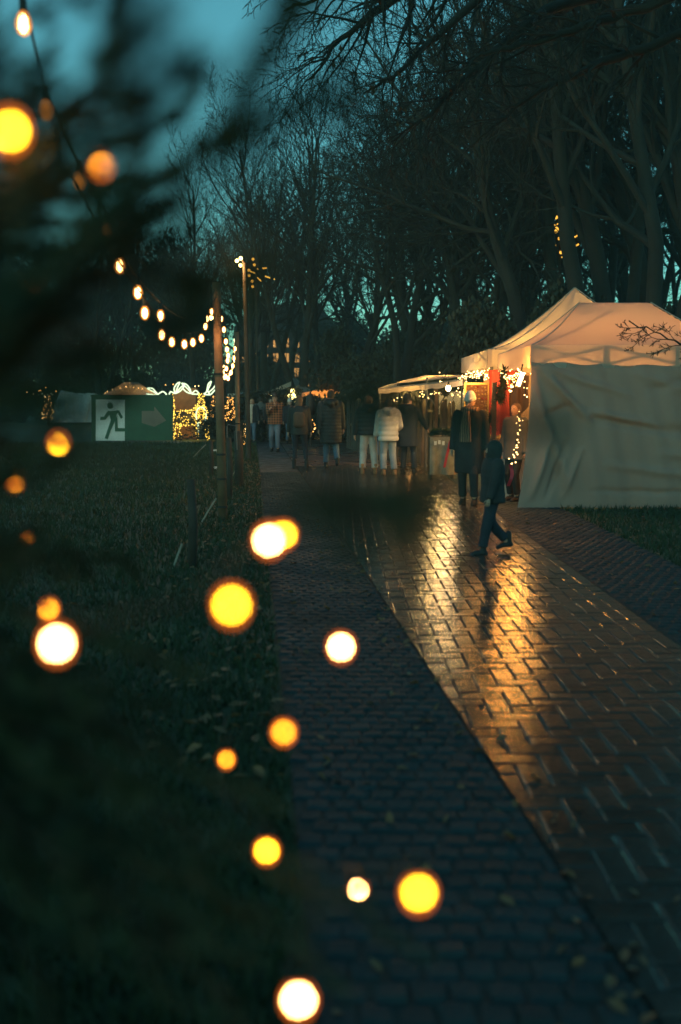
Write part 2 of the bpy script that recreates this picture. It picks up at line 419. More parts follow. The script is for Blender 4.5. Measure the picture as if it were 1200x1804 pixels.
place_pavers(bricks, brick_meshes, 'brick', path, 0.0, M['brick'], stuffname='farther_bricks', edges=lambda y: [((EL(y) + .006, y, 0), Vector((-1, -.088, 0)).normalized()), ((ER(y) - .006, y, 0), (1, 0, 0))])
def setts(xl, xr, y0, y1):
    out = []; y = y0; row = 0
    while y < y1:
        a, b = xl(y), xr(y); x = a + .05 + (row % 2) * .05
        while x < b + .03:
            if in_view(x, y): out.append((y + rnd.uniform(-.006, .006), x + rnd.uniform(-.006, .006), rnd.gauss(0, .05)))
            x += .104
        y += .104; row += 1
    return sorted(out)
place_pavers(setts(ELS, EL, 2.0, 22), sett_meshes, 'cobble', band_l, 0.0, M['sett'], tilt=.035, stuffname='farther_cobbles', edges=lambda y: [((EL(y) - .012, y, 0), Vector((1, .088, 0)).normalized())])
place_pavers(setts(lambda y: 2.22, lambda y: 3.22, 4.0, 24), sett_meshes, 'cobble', band_r, 0.0, M['sett'], tilt=.035, stuffname='farther_cobbles')

# grass blades and fallen leaves
def scatter_grass():
    mb = MB(); rg = random.Random(3); cnt = 0
    while cnt < 75000:
        y = 1.2 + 36 * rg.random() ** 1.8
        x = rg.uniform(-0.36 * y - .3, 0.36 * y + .3)
        if (ELS(y) - .02 < x < 3.27 and y < 66) : continue
        if y > 28 and x > -1.0: continue
        cnt += 1
        h = rg.uniform(.03, .075) * (1 + .02 * y); a = rg.uniform(0, 2 * PI); w = .004 + .0006 * y
        dx, dy = math.cos(a) * w, math.sin(a) * w; lx, ly = rg.gauss(0, .025), rg.gauss(0, .025)
        mb.add([(x - dx, y - dy, 0), (x + dx, y + dy, 0), (x + lx, y + ly, h)], [(0, 1, 2)])
    o = mb.build('grass', M['blade']); tag(o, 'short damp grass beside the paved path', 'grass', kind='stuff')
scatter_grass()
def scatter_leaves():
    mb = MB(); rg = random.Random(5)
    def leaf(x, y, z, s):
        a = rg.uniform(0, 2 * PI); R = Matrix.Rotation(a, 3, 'Z') @ Matrix.Rotation(rg.gauss(0, .35), 3, 'X') @ Matrix.Rotation(rg.gauss(0, .35), 3, 'Y')
        c = rg.uniform(.1, .5) * s
        pts = [(0, -s, 0), (.42 * s, -.35 * s, c * .5), (.5 * s, .25 * s, c), (0, s, c * .3), (-.5 * s, .25 * s, c), (-.42 * s, -.35 * s, c * .5), (0, 0, 0)]
        mb.add([Vector((x, y, z)) + R @ Vector(p) for p in pts], [(6, 0, 1), (6, 1, 2), (6, 2, 3), (6, 3, 4), (6, 4, 5), (6, 5, 0)])
    for k in range(650):       # left verge
        y = rg.uniform(4, 26); x = ELS(y) - abs(rg.gauss(0, .55)); leaf(x, y, .035, rg.uniform(.025, .05))
    for k in range(110):       # edge of the bands
        y = 2.2 + 14 * rg.random() ** 1.6; x = EL(y) + rg.gauss(0, .12); leaf(x, y, .028, rg.uniform(.015, .035))
    for k in range(130):
        y = 2.4 + 14 * rg.random(); x = rg.uniform(ELS(y), EL(y)); leaf(x, y, .028, rg.uniform(.02, .035))
    for k in range(150):
        y = rg.uniform(5, 14); x = rg.uniform(2.3, 5.2); leaf(x, y, .03, rg.uniform(.02, .045))
    for k in range(260):       # under the stall
        y = rg.uniform(21, 27); x = rg.uniform(1.4, 3.2); leaf(x, y, .03, rg.uniform(.03, .06))
    tag(mb.build('fallen_leaves', M['dead_leaf']), 'brown fallen leaves scattered along the verge and path edges', 'leaves', kind='stuff')
scatter_leaves()

# ================================================================== TREES
class Tree:
    def __init__(s, seed): s.rg = random.Random(seed); s.big = MB(); s.fine = MB(); s.tips = []
    def limb(s, p, d, length, r, level, up, nch, maxlev, wob=.22, curl=None, rmin=.006, shrink=.6, ang=(25, 55)):
        rg = s.rg; nseg = (9, 7, 5, 4, 3)[min(level, 4)]
        pts = [p.copy()]; rad = [r]; d = d.normalized(); dirs = [d.copy()]
        for i in range(nseg):
            g = Vector((rg.gauss(0, 1), rg.gauss(0, 1), rg.gauss(0, 1))) * wob * (.45 if level == 0 else 1)
            d = (d + g + Vector((0, 0, up * (.4 if level == 0 else 1)))).normalized()
            p = p + d * (length / nseg); pts.append(p.copy()); dirs.append(d.copy())
            t = (i + 1) / nseg; rad.append(max(rmin, r * (1 - t * .82)))
        if level <= 1: s.big.tube(pts, rad, 8 if level == 0 else 5, cap=level == 0)
        else: s.fine.tube(pts, rad, 4 if level == 2 else 3, cap=False)
        s.tips.append(pts[-1])
        if level >= maxlev: return
        n = nch[min(level, len(nch) - 1)]
        for k in range(n):
            t0 = .30 if level == 0 else .18
            t = t0 + (1 - t0) * ((k + rg.random()) / n); f = t * nseg; i = min(int(f), nseg - 1); q = pts[i].lerp(pts[i + 1], f - i)
            dd = dirs[i]; x, y = frame_of(dd); a = k * 2.4 + rg.uniform(-.5, .5)
            th = math.radians(rg.uniform(*ang)); nd = dd * math.cos(th) + (x * math.cos(a) + y * math.sin(a)) * math.sin(th)
            ln = length * shrink * rg.uniform(.65, 1.1) * (1.0 - .45 * t if level == 0 else 1.05 - .5 * t)
            rr = (rad[i] * .55) if level == 0 else rad[i] * .6
            s.limb(q, nd, ln, max(rmin, rr), level + 1, up * 1.0, nch, maxlev, wob, curl, rmin, shrink, ang)
    def leaves(s, n, size, mb):
        for k in range(n):
            p = s.rg.choice(s.tips); rg = s.rg
            R = Matrix.Rotation(rg.uniform(0, 6.3), 3, 'Z') @ Matrix.Rotation(rg.uniform(0, 3), 3, 'X'); z = size * rg.uniform(.6, 1.2)
            mb.add([p + R @ Vector(q) * z for q in ((0, 0, 0), (.4, .6, .1), (0, 1.4, 0), (-.4, .6, .1))], [(0, 1, 2, 3)])

def make_tree(seed, h, r, spread=.62, up=.10, nch=(13, 8, 6, 5), wob=.16, lean=(0, 0), ang=(25, 52), fork=False):
    t = Tree(seed)
    t.limb(Vector((0, 0, -.2)), Vector((lean[0], lean[1], 1)), h * .86, r, 0, up, nch, 4, wob, shrink=spread, ang=ang)
    if fork:
        t.limb(Vector((.1, 0, 1.2)), Vector((lean[0] + .22, lean[1] + .1, 1)), h * .75, r * .7, 0, up, nch, 4, wob, shrink=spread, ang=ang)
    return t
tree_protos = []
specs = [(11, 16, .26, .55, .12, (16, 8, 6, 4), .13, (0.02, 0), (22, 48), True),
         (12, 15, .24, .58, .10, (15, 8, 6, 4), .16, (-.05, 0), (25, 55), False),
         (13, 15, .30, .66, .05, (12, 8, 6, 5), .22, (.04, .02), (32, 65), True),
         (14, 17, .22, .50, .14, (17, 8, 5, 4), .12, (-.08, 0), (20, 45), False),
         (15, 14, .18, .55, .13, (15, 7, 6, 4), .15, (.06, 0), (22, 50), True)]
for sp in specs:
    t = make_tree(*sp)
    tree_protos.append((t.big.mesh('trunk', [M['bark']], True), t.fine.mesh('crown', [M['twig']])))
def put_tree(k, X, Y, rz, sc, label, group, tilt=(0, 0), name='bare_tree'):
    e = empty(name, (X, Y, 0), rz, label, 'tree', group)
    e.scale = (sc[0], sc[0], sc[1]) if hasattr(sc, '__len__') else (sc, sc, sc)
    e.rotation_euler = (tilt[0], tilt[1], rz)
    a, b = tree_protos[k]; link('trunk', a, e); link('crown', b, e); return e
G1 = 'bare trees of the wood behind the stalls'; L1 = 'bare winter tree in the wood behind the market stalls'
G2 = 'trees behind the lawn'; L2 = 'bare winter tree in the dark wood behind the lawn tents'
G3 = 'tall trees behind the big tents'; L3 = 'tall bare tree rising behind the two big tents'
rt = random.Random(21)
# (prototype, photo x of the trunk, distance, scale)
for k, px, Y, sc in [(3, 350, 58, .92), (1, 395, 52, .90), (4, 440, 50, .98), (0, 470, 56, 1.0), (0, 530, 47, .98), (3, 570, 50, .95), (1, 615, 44, .92),
                     (2, 690, 38, .88), (4, 655, 52, 1.05), (0, 725, 43, 1.0), (2, 780, 36, 1.0), (1, 800, 47, 1.15), (2, 855, 37, 1.1), (3, 830, 55, 1.1), (4, 905, 40, 1.2), (0, 930, 50, 1.2), (1, 500, 66, 1.1), (3, 740, 64, 1.2), (0, 620, 70, 1.15), (2, 430, 70, 1.1)]:
    X = (px - 600) / FPX * Y
    put_tree(k, X, Y, rt.uniform(0, 6.28), (sc * rt.uniform(.95, 1.1), sc), L1, G1)
for k, px, Y, sc in [(2, -30, 78, 1.0), (1, 40, 72, .95), (4, 115, 76, .95), (0, 180, 70, 1.0), (3, 235, 72, .9), (1, 290, 72, .95), (2, 320, 74, 1.0)]:
    X = (px - 600) / FPX * Y
    put_tree(k, X, Y, rt.uniform(0, 6.28), sc, L2, G2)
for k, px, Y, sc, tl in [(1, 962, 32, 1.25, -.02), (3, 1005, 34, 1.3, -.05), (3, 1060, 29, 1.35, -.10), (0, 1100, 31, 1.35, -.13), (4, 1150, 27, 1.5, -.08), (2, 1190, 33, 1.3, -.05), (0, 1240, 28, 1.4, -.06), (3, 1170, 40, 1.35, -.05), (1, 1290, 36, 1.4, -.05), (2, 1040, 44, 1.3, 0), (0, 1110, 50, 1.3, 0), (4, 925, 45, 1.0, 0), (4, 985, 47, 1.0, 0), (2, 1075, 56, 1.0, 0), (4, 1180, 50, 1.1, 0), (2, 880, 58, 1.0, 0)]:
    X = (px - 600) / FPX * Y
    put_tree(k, X, Y, rt.uniform(-.3, .3), sc, L3, G3, tilt=(0, tl))

# evergreen and hedge masses made of many small leaf faces in clumps on a branching frame
def leaf_mass(seed, rx, ry, h, n, size, m, stem=True):
    rg = random.Random(seed); mb = MB(); clumps = []
    for k in range(46):
        a = rg.uniform(0, 6.28); t = rg.random() ** .7; z = h * (.06 + .94 * t); k2 = (1 - t) ** .55 * rg.uniform(.35, 1.0)
        clumps.append((Vector((math.cos(a) * rx * k2, math.sin(a) * ry * k2, z)), rg.uniform(.10, .2) * h))
    for k in range(n):
        c, r = rg.choice(clumps); d = Vector((rg.gauss(0, 1), rg.gauss(0, 1), rg.gauss(0, .8))); p = c + d.normalized() * r * rg.random() ** .4
        if p.z < .05: p.z = rg.uniform(.05, .4)
        R = Matrix.Rotation(rg.uniform(0, 6.3), 3, 'Z') @ Matrix.Rotation(rg.uniform(0, 3), 3, 'X'); s = size * rg.uniform(.6, 1.4)
        mb.add([p + R @ Vector(q) * s for q in ((-.3, 0, 0), (0, -.7, .1), (.3, 0, 0), (0, .7, .1))], [(0, 1, 2, 3)])
    st = MB()
    for c, r in clumps[:22]:
        st.tube([Vector((c.x * .1, c.y * .1, 0)), Vector((c.x * .5, c.y * .5, c.z * .6)), c], [.05, .035, .012], 4)
    return mb.mesh('foliage', [m]), st.mesh('stem', [M['twig']])
masses = [leaf_mass(31 + i, 2.2, 1.6, 4.2, 5200, .16, M['hedge']) for i in range(3)]
dark = [leaf_mass(41 + i, 3.2, 3.0, 11.5, 8500, .30, M['evergreen']) for i in range(2)]
def put_mass(protos, i, px, Y, sc, name, label, cat, group):
    e = empty(name, ((px - 600) / FPX * Y, Y, 0), rt.uniform(0, 6.28), label, cat, group); e.scale = sc
    f, s = protos[i]; link('foliage', f, e); link('stem', s, e)
for i, px in enumerate(range(400, 1260, 48)):
    Y = 39 + (i * 7 % 5) * 1.6
    if px > 800: Y = 30 + (i % 3) * 1.5
    z = (.75, .95, 1.1, .85, 1.0)[i % 5] * (1.0 if px > 560 else .45)
    put_mass(masses, i % 3, px + rt.uniform(-14, 14), Y, (1.05, 1, z), 'shrub', 'dense dark shrub in the undergrowth behind the stalls', 'shrub', 'undergrowth behind the stalls')
for i, px in enumerate(range(-80, 400, 62)):
    put_mass(dark, i % 2, px + rt.uniform(-14, 14), 74 + (i % 3) * 4, (1, 1, (.95, 1.2, 1.05, .85)[i % 4]), 'evergreen_tree', 'dark evergreen tree at the back of the lawn', 'tree', 'evergreens behind the lawn')
for i, px in enumerate(range(-60, 470, 52)):
    put_mass(masses, i % 3, px, 71 + (i % 3), (1.2, 1, (.8, 1.0, .7)[i % 3]), 'shrub', 'dark shrub in the hedge behind the lawn tents', 'shrub', 'hedge behind the lawn')
for i, px in enumerate(range(420, 1400, 40)):
    put_mass(dark, i % 2, px, 82 + (i % 4) * 5, (1, 1, (.62, .75, .55, .7)[i % 4] * (1.0 if px > 560 else .6)), 'evergreen_tree', 'dark evergreen tree deep inside the wood', 'tree', 'evergreens deep in the wood')

# the big tree beside the camera side of the tents: drooping limbs reach over the path at the top of the view
def reach(t, pts, r0, twigs, tl, droop=-.10, leaves=0, lsize=.06, lmb=None, ang=(25, 60)):
    pts = [Vector(p) for p in pts]
    fine = []
    for i in range(len(pts) - 1):
        for k in range(5):
            p = pts[i].lerp(pts[i + 1], k / 5) + Vector((t.rg.gauss(0, .02), t.rg.gauss(0, .02), t.rg.gauss(0, .02))); fine.append(p)
    fine.append(pts[-1]); n = len(fine)
    rad = [max(.008, r0 * (1 - .9 * i / (n - 1))) for i in range(n)]
    t.big.tube(fine, rad, 6)
    t.tips = []
    for k in range(twigs):
        f = (.30 + .70 * (k + t.rg.random()) / twigs) * (n - 1); i = min(int(f), n - 2); q = fine[i]; d = (fine[i + 1] - fine[i]).normalized(); x, y = frame_of(d)
        a = t.rg.uniform(0, 6.28); th = math.radians(t.rg.uniform(*ang)); nd = d * math.cos(th) + (x * math.cos(a) + y * math.sin(a)) * math.sin(th)
        t.limb(q, nd, tl * t.rg.uniform(.5, 1.1), max(.006, rad[i] * .5), 2, droop, (0, 0, 6, 5), 4, .17, rmin=.0035, shrink=.55, ang=(25, 60))
    if leaves: t.leaves(leaves, lsize, lmb)
BT = Tree(77); leafmb = MB()
bt = empty('overhanging_tree', (8.6, 13.2, 0), 0, 'big bare tree with long drooping limbs that overhang the path', 'tree')
base = Vector((0, 0, 0)); off = Vector((-8.6, -13.2, 0))
BT.limb(Vector((0, 0, -.2)), Vector((-.03, 0, 1)), 15, .34, 0, .08, (11, 7, 5, 4), 4, .12, shrink=.5, ang=(35, 65))
def w(px, py, Y): return atY(px, py, Y) + off
reach(BT, [(0, 0, 5.6), w(1180, -160, 12.6), w(880, -110, 12), w(690, 0, 11.8), w(620, 55, 11.6), w(545, 140, 11.5)], .12, 22, 1.1)
reach(BT, [(0, 0, 6.0), w(1150, -200, 12.2), w(860, -150, 11.2), w(700, -60, 10.8), w(600, -15, 10.5), w(500, 20, 10.4)], .10, 17, .9)
reach(BT, [(0, 0, 5.2), w(1150, -90, 13.5), w(900, -40, 13.4), w(770, 60, 13.2), w(700, 130, 13), w(640, 165, 13)], .10, 17, 1.0, leaves=60, lsize=.07, lmb=leafmb)
reach(BT, [(0, 0, 5.0), w(1150, -40, 14.5), w(960, 20, 14.2), w(850, 110, 14), w(760, 200, 14), w(690, 250, 14)], .11, 22, 1.1)
reach(BT, [(0, 0, 4.4), w(1200, 60, 14), w(1060, 110, 14), w(930, 170, 14), w(830, 260, 14)], .10, 24, 1.2)
reach(BT, [(0, 0, 4.8), w(1230, -20, 13), w(1080, 30, 13), w(960, 70, 12.8), w(860, 90, 12.6), w(800, 140, 12.5)], .09, 18, 1.1)
reach(BT, [(0, 0, 2.0), w(1330, 620, 12.6), w(1240, 606, 12.0), w(1180, 598, 11.8), w(1108, 565, 11.7)], .03, 12, .34, droop=0.0, leaves=45, lsize=.022, lmb=leafmb, ang=(20, 50))
BT.big.build('trunk', M['bark'], bt, True); BT.fine.build('crown', M['twig'], bt)
tag(leafmb.build('last_leaves', M['bud_leaf'], bt), kind='stuff')

# ================================================================== BIG TENTS
def canopy(e, hx, hy, ridge, ze, zp, powr, m, nx=44, ny=36, sag=.06):
    def z_at(x, y):
        rx = max(0.0, (abs(x) - ridge / 2) / (hx - ridge / 2)); ry = abs(y) / hy
        r = max(rx, ry); return ze + (zp - ze) * (1 - r) ** powr - sag * math.sin(PI * min(1, r)) * (1 - abs(rx - ry))
    mb = MB(); mb.grid(lambda u, v: ((u * 2 - 1) * hx, (v * 2 - 1) * hy, z_at((u * 2 - 1) * hx, (v * 2 - 1) * hy)), nx, ny)
    o = mb.build('canopy', m, e, True)
    for sx in (-1, 1):
        for sy in (-1, 1):
            pts = []
            for k in range(13):
                r = k / 12; x = sx * (ridge / 2 + (hx - ridge / 2) * r); y = sy * hy * r; pts.append((x, y, z_at(x, y) + .006))
            MB().tube(pts, .009, 5).build('seam', M['seam'], o)
    return o, z_at
def valance(e, hx, hy, z0, z1, m, faces='FBLR', wave=.015):
    def seg(a, b):
        mb = MB(); a, b = Vector((*a, 0)), Vector((*b, 0)); nrm = (b - a).cross(Vector((0, 0, 1))).normalized()
        def f(u, v):
            p = a.lerp(b, u) + nrm * (.004 + wave * math.sin(u * 19) * (1 - v)); return (p.x, p.y, z0 + (z1 - z0) * v + (.012 * math.sin(u * 31) if v == 0 else 0))
        mb.grid(f, 40, 4); return mb.build('valance', m, e, True)
    C = [(-hx, -hy), (hx, -hy), (hx, hy), (-hx, hy)]
    if 'F' in faces: seg(C[0], C[1])
    if 'R' in faces: seg(C[1], C[2])
    if 'B' in faces: seg(C[2], C[3])
    if 'L' in faces: seg(C[3], C[0])
def truss(e, a, b, z0, z1, bays, w=.03):
    a, b = Vector(a), Vector(b)
    for k in range(bays):
        p, q = a.lerp(b, k / bays), a.lerp(b, (k + 1) / bays)
        MB().bar((p.x, p.y, z0), (q.x, q.y, z1), w).build('truss_bar', M['grey_metal'], e)
        MB().bar((p.x + .004, p.y + .03, z1), (q.x + .004, q.y + .03, z0), w).build('truss_bar', M['grey_metal'], e)
        if k: MB().box((p.x, p.y + .015, (z0 + z1) / 2), (.09, .07, (z1 - z0) * .9)).build('truss_joint', M['grey_metal'], e)

# near tent: long side wall faces the camera, open front faces the path
TX0, TX1, TY0, TY1 = 2.82, 6.02, 14.8, 17.8
cx, cyy = (TX0 + TX1) / 2, (TY0 + TY1) / 2; hx, hy = (TX1 - TX0) / 2, (TY1 - TY0) / 2
t1 = empty('market_tent', (cx, cyy, 0), 0, 'big pale market tent with a grey cloth side wall', 'tent')
canopy(t1, hx + .02, hy + .02, 1.15, 2.40, 3.16, 1.12, M['canvas'])
valance(t1, hx + .03, hy + .03, 2.08, 2.402, M['canvas'])
for sx in (-1, 1):
    for sy in (-1, 1): MB().box((sx * (hx - .03), sy * (hy - .03), 1.2), (.05, .05, 2.4)).build('leg', M['grey_metal'], t1)
truss(t1, (-hx + .05, -hy + .03, 0), (hx - .05, -hy + .03, 0), 2.11, 2.36, 3)
truss(t1, (-hx + .05, hy - .04, 0), (hx - .05, hy - .04, 0), 2.11, 2.36, 3)
MB().tube([(0, 0, 2.25), (0, 0, 3.12)], .02, 8).build('mast', M['grey_metal'], t1)
for sx in (-1, 1): MB().bar((0, 0, 2.5), (sx * .58, 0, 3.12), .02).build('roof_strut', M['grey_metal'], t1)
for a in ((-hx, -hy), (hx, -hy), (-hx, hy), (hx, hy)):
    MB().bar((a[0] * .96, a[1] * .96, 2.33), (a[0] * .12, 0, 2.46), .018).build('roof_strut', M['grey_metal'], t1)
# cloth wall with pulled folds
def wall_fn(x0, x1, y, ztop, seed, pull=.18):
    rg = np.random.RandomState(seed)
    folds = [((.03, .98), (.30, .55), .05, .03), ((.02, .80), (.22, .08), .045, .03), ((.30, .62), (.98, .45), -.055, .035), ((.28, .66), (.75, .50), .05, .03),
             ((.10, .50), (.04, .02), .05, .025), ((.17, .45), (.10, .02), -.04, .02), ((.02, .99), (.50, .75), .03, .03), ((.45, .95), (.95, .70), .03, .04),
             ((.35, .30), (.95, .18), .022, .03), ((.3, .12), (.9, .10), -.02, .02), ((.55, .82), (.90, .97), -.03, .04), ((.24, .40), (.17, .03), .03, .02), ((.6, .38), (.98, .30), .025, .03), ((.06, .62), (.20, .72), -.03, .03)]
    def f(u, v):
        d = 0
        for (ax, ay), (bx, by), amp, wd in folds:
            vx, vy = bx - ax, by - ay; L2 = vx * vx + vy * vy; t = max(0, min(1, ((u - ax) * vx + (v - ay) * vy) / L2))
            dx, dy = u - ax - vx * t, v - ay - vy * t; q = math.hypot(dx, dy * .75)
            d += amp * math.exp(-(q / (wd * .7)) ** 2) * math.sin(PI * min(1, .12 + t * .9)) * (0.4 + 0.6 * min(1, (1 - v) * 6))
        d += .012 * math.sin(u * 23 + 2 * v) * (1 - v) + .006 * math.sin(u * 61 + v * 9)
        d += .05 * math.sin(PI * v) * math.sin(PI * u)
        x = x0 + (x1 - x0) * u - pull * (1 - v) ** 2.2 * (1 - u) ** 3
        zb = .012 + .008 * math.sin(u * 40)
        z = zb + (ztop - zb) * v - (.05 * math.sin(PI * u) + .012 * math.sin(u * 33)) * (v ** 6)
        return (x, y - .02 - d * 2.0 - .10 * (1 - v) ** 3, z)
    return f
wm = MB(); wm.grid(wall_fn(-hx - .02, hx, -hy - .015, 2.16, 4), 150, 90)
wall1 = wm.build('side_wall', M['wall_cloth'], t1, True)
wm = MB(); wm.grid(lambda u, v: (hx + .01 + .02 * math.sin(u * 30), -hy + u * 2 * hy, .02 + v * 2.1), 40, 6); wm.build('end_wall', M['wall_cloth'], t1, True)
# far tent with a tall pointed roof
t2 = empty('pointed_tent', (4.62, 20.0, 0), 0, 'pale market tent with a tall pointed roof, lit yellow inside', 'tent')
canopy(t2, 1.97, 1.95, 0.02, 2.50, 3.80, 1.5, M['canvas'], sag=.02)
valance(t2, 1.98, 1.96, 2.19, 2.502, M['canvas'])
for sx in (-1, 1):
    for sy in (-1, 1): MB().box((sx * 1.9, sy * 1.88, 1.25), (.06, .06, 2.5)).build('leg', M['grey_metal'], t2)
MB().tube([(0, 0, 2.3), (0, 0, 3.75)], .03, 8).build('mast', M['grey_metal'], t2)
for k in range(1):
    truss(t2, (-1.88, -1.86, 0), (-1.88, 1.86, 0), 2.24, 2.48, 3)
wm = MB(); wm.grid(lambda u, v: (1.93 + .02 * math.sin(u * 30), -1.9 + u * 3.8, .02 + v * 2.25), 40, 6); wm.build('end_wall', M['wall_cloth'], t2, True)
wm = MB(); wm.grid(lambda u, v: (-1.5 + u * 3.4, 1.9 + .02 * math.sin(u * 30), .02 + v * 2.25), 40, 6); wm.build('back_wall', M['orange_cloth'], t2, True)

def hanging_lamp(loc, power, label, drop=.5, r=.06, m='lamp_hot', col=WARM, cat='lamp', group=None, light_r=.07):
    e = empty('hanging_lamp', loc, 0, label, cat, group)
    MB().ball((0, 0, 0), (r, r, r * 1.25), 12, 8).build('bulb', M[m], e, True)
    MB().tube([(0, 0, r * 1.1), (0, 0, r * 1.1 + .07)], .022, 8).build('socket', M['black'], e)
    MB().tube([(0, 0, r * 1.1 + .06), (0, 0, drop)], .005, 5).build('cord', M['cable'], e)
    lamp_light('lamp_light', (0, 0, -r - light_r - .02), power, col, light_r, e)
    return e
hanging_lamp((3.9, 16.3, 2.02), 62, 'bare warm bulb hanging inside the tent with the cloth wall', .48)
hanging_lamp((5.2, 16.3, 2.05), 38, 'bare warm bulb at the closed end of the tent with the cloth wall', .45)
hanging_lamp((3.6, 19.2, 2.20), 110, 'bare yellow bulb hanging inside the pointed tent', .5, col=(1.0, .60, .14))
hanging_lamp((4.9, 20.6, 2.30), 60, 'bare yellow bulb at the back of the pointed tent', .5, col=(1.0, .60, .14))

# lit front of the tents: frame of fairy lights, lamp, garland, ornaments, counter
def fairy_cluster(name, pts, spread, per, size, m, label, cat, group=None, parent=None, seed=1, cable=True, hot=.35, mh='fairy_hot'):
    rg = random.Random(seed); e = empty(name, (0, 0, 0), 0, label, cat, group)
    o = Vector(pts[0]); e.location = o
    mb = MB(); mb2 = MB(); cb = [];
    for i in range(len(pts) - 1):
        a, b = Vector(pts[i]), Vector(pts[i + 1]); nn = max(1, int((b - a).length * per))
        for k in range(nn):
            p = a.lerp(b, (k + rg.random()) / nn) + Vector((rg.gauss(0, spread), rg.gauss(0, spread), rg.gauss(0, spread))) - o
            (mb2 if rg.random() < hot else mb).ball(p, size * rg.uniform(.7, 1.25), 6, 4)
        cb += [a.lerp(b, k / 6) - o + Vector((0, 0, rg.gauss(0, spread * .6))) for k in range(6)]
    cb.append(Vector(pts[-1]) - o)
    if mb.f: tag(mb.build('fairy_bulbs', M[m], e), kind='stuff')
    if mb2.f: tag(mb2.build('bright_fairy_bulbs', M[mh], e), kind='stuff')
    if cable: MB().tube(cb, .006, 4).build('cable', M['cable'], e)
    return e
F = lambda px, py, Y: atY(px, py, Y)
fairy_cluster('light_garland', [F(797, 705, 21.3), F(806, 688, 21.3), F(814, 664, 21.2), F(838, 658, 20), F(852, 664, 19.2), F(870, 658, 18.2)], .045, 30, .012, 'fairy_hot', 'fairy light garland over the front of the pointed tent', 'light string', seed=3)
lamp_light('garland_light', F(850, 672, 17.4), 40, (1.0, .44, .10), .10)  # fill light added to brighten the ornament board, no bulb of its own
fairy_cluster('light_garland', [F(882, 657, 16.8), F(898, 664, 16.2), F(915, 656, 15.4), F(922, 663, 14.72), F(926, 690, 14.72), F(925, 700, 14.72)], .035, 26, .010, 'fairy_hot', 'fairy light garland over the opening of the cloth-walled tent', 'light string', seed=4)
fairy_cluster('light_garland', [F(914, 728, 14.7), F(916, 750, 14.65), F(911, 772, 14.62), F(907, 790, 14.6), F(905, 805, 14.6), F(899, 818, 14.6)], .028, 40, .010, 'fairy_hot', 'fairy light string dangling beside the cloth wall, red ribbon below', 'light string', seed=5)
fairy_cluster('light_curtain', [F(897, 662, 15.9), F(898, 690, 15.9), F(904, 664, 15.6), F(905, 684, 15.6), F(909, 664, 15.5)], .022, 26, .012, 'fairy', 'short icicle lights in the opening of the cloth-walled tent', 'light string', seed=6, cable=False)
rb = MB(); p0 = F(899, 818, 14.55); rb.grid(lambda u, v: (p0.x + (u - .5) * .05 + .03 * math.sin(v * 4), p0.y + .02 * math.sin(v * 7), p0.z - v * .32), 3, 12)
tag(rb.build('ribbon', M['ribbon']), 'red ribbon hanging below the dangling fairy lights', 'ribbon')
# the bright spotlight at the tent corner that the wet bricks mirror
pl = F(917, 668, 15.0)
cl = empty('flood_lamp', pl, 0, 'glaring warm flood lamp at the corner of the cloth-walled tent', 'lamp')
Mr = Matrix.Rotation(.35, 3, 'Y')
MB().box((0, 0, 0), (.05, .03, .20), M=Mr).build('lens', M['lamp_hot'], cl)
MB().box((.012, .035, .0), (.08, .03, .25), M=Mr).build('housing', M['black'], cl)
MB().bar((.02, .04, .1), (.05, .14, .22), .02).build('bracket', M['black'], cl)
lamp_light('flood_light', (-.10, -.05, 0), 88, (1.0, .36, .05), .08, cl)
# dark greenery garland round the post
def greenery(name, pts, r, n, label, seed, m='evergreen', cat='garland', leaf=.05):
    rg = random.Random(seed); o = Vector(pts[0]); e = empty(name, o, 0, label, cat)
    MB().tube([Vector(p) - o for p in pts], .02, 6).build('core', M['twig'], e)
    mb = MB()
    for k in range(n):
        f = rg.random() * (len(pts) - 1); i = min(int(f), len(pts) - 2); p = Vector(pts[i]).lerp(Vector(pts[i + 1]), f - i) - o
        d = Vector((rg.gauss(0, 1), rg.gauss(0, 1), rg.gauss(0, 1))).normalized(); q = p + d * r * rg.uniform(.3, 1.0); x, y = frame_of(d)
        mb.add([p + x * leaf * .15, q + x * leaf * .3, q + d * leaf, q - x * leaf * .3], [(0, 1, 2, 3)])
    tag(mb.build('sprigs', M[m], e), kind='stuff'); return e
greenery('fir_garland', [F(888, 652, 16.6), F(884, 690, 16.6), F(880, 703, 16.6)], .13, 700, 'dark fir garland bunched at the top of the tent post', 1)
greenery('fir_garland', [F(872, 700, 17.2), F(866, 730, 17.2), F(857, 760, 17.2), F(850, 772, 17.2)], .06, 500, 'thin dark garland trailing across the ornament board', 2)
MB_ = MB(); a = F(871, 695, 16.9); MB_.box((0, 0, .95), (.075, .05, 1.9)); o = MB_.build('tent_post', M['old_wood']); o.location = (a.x, a.y, 0)
tag(o, 'pale wooden post standing between the ornament board and red cloth', 'post')
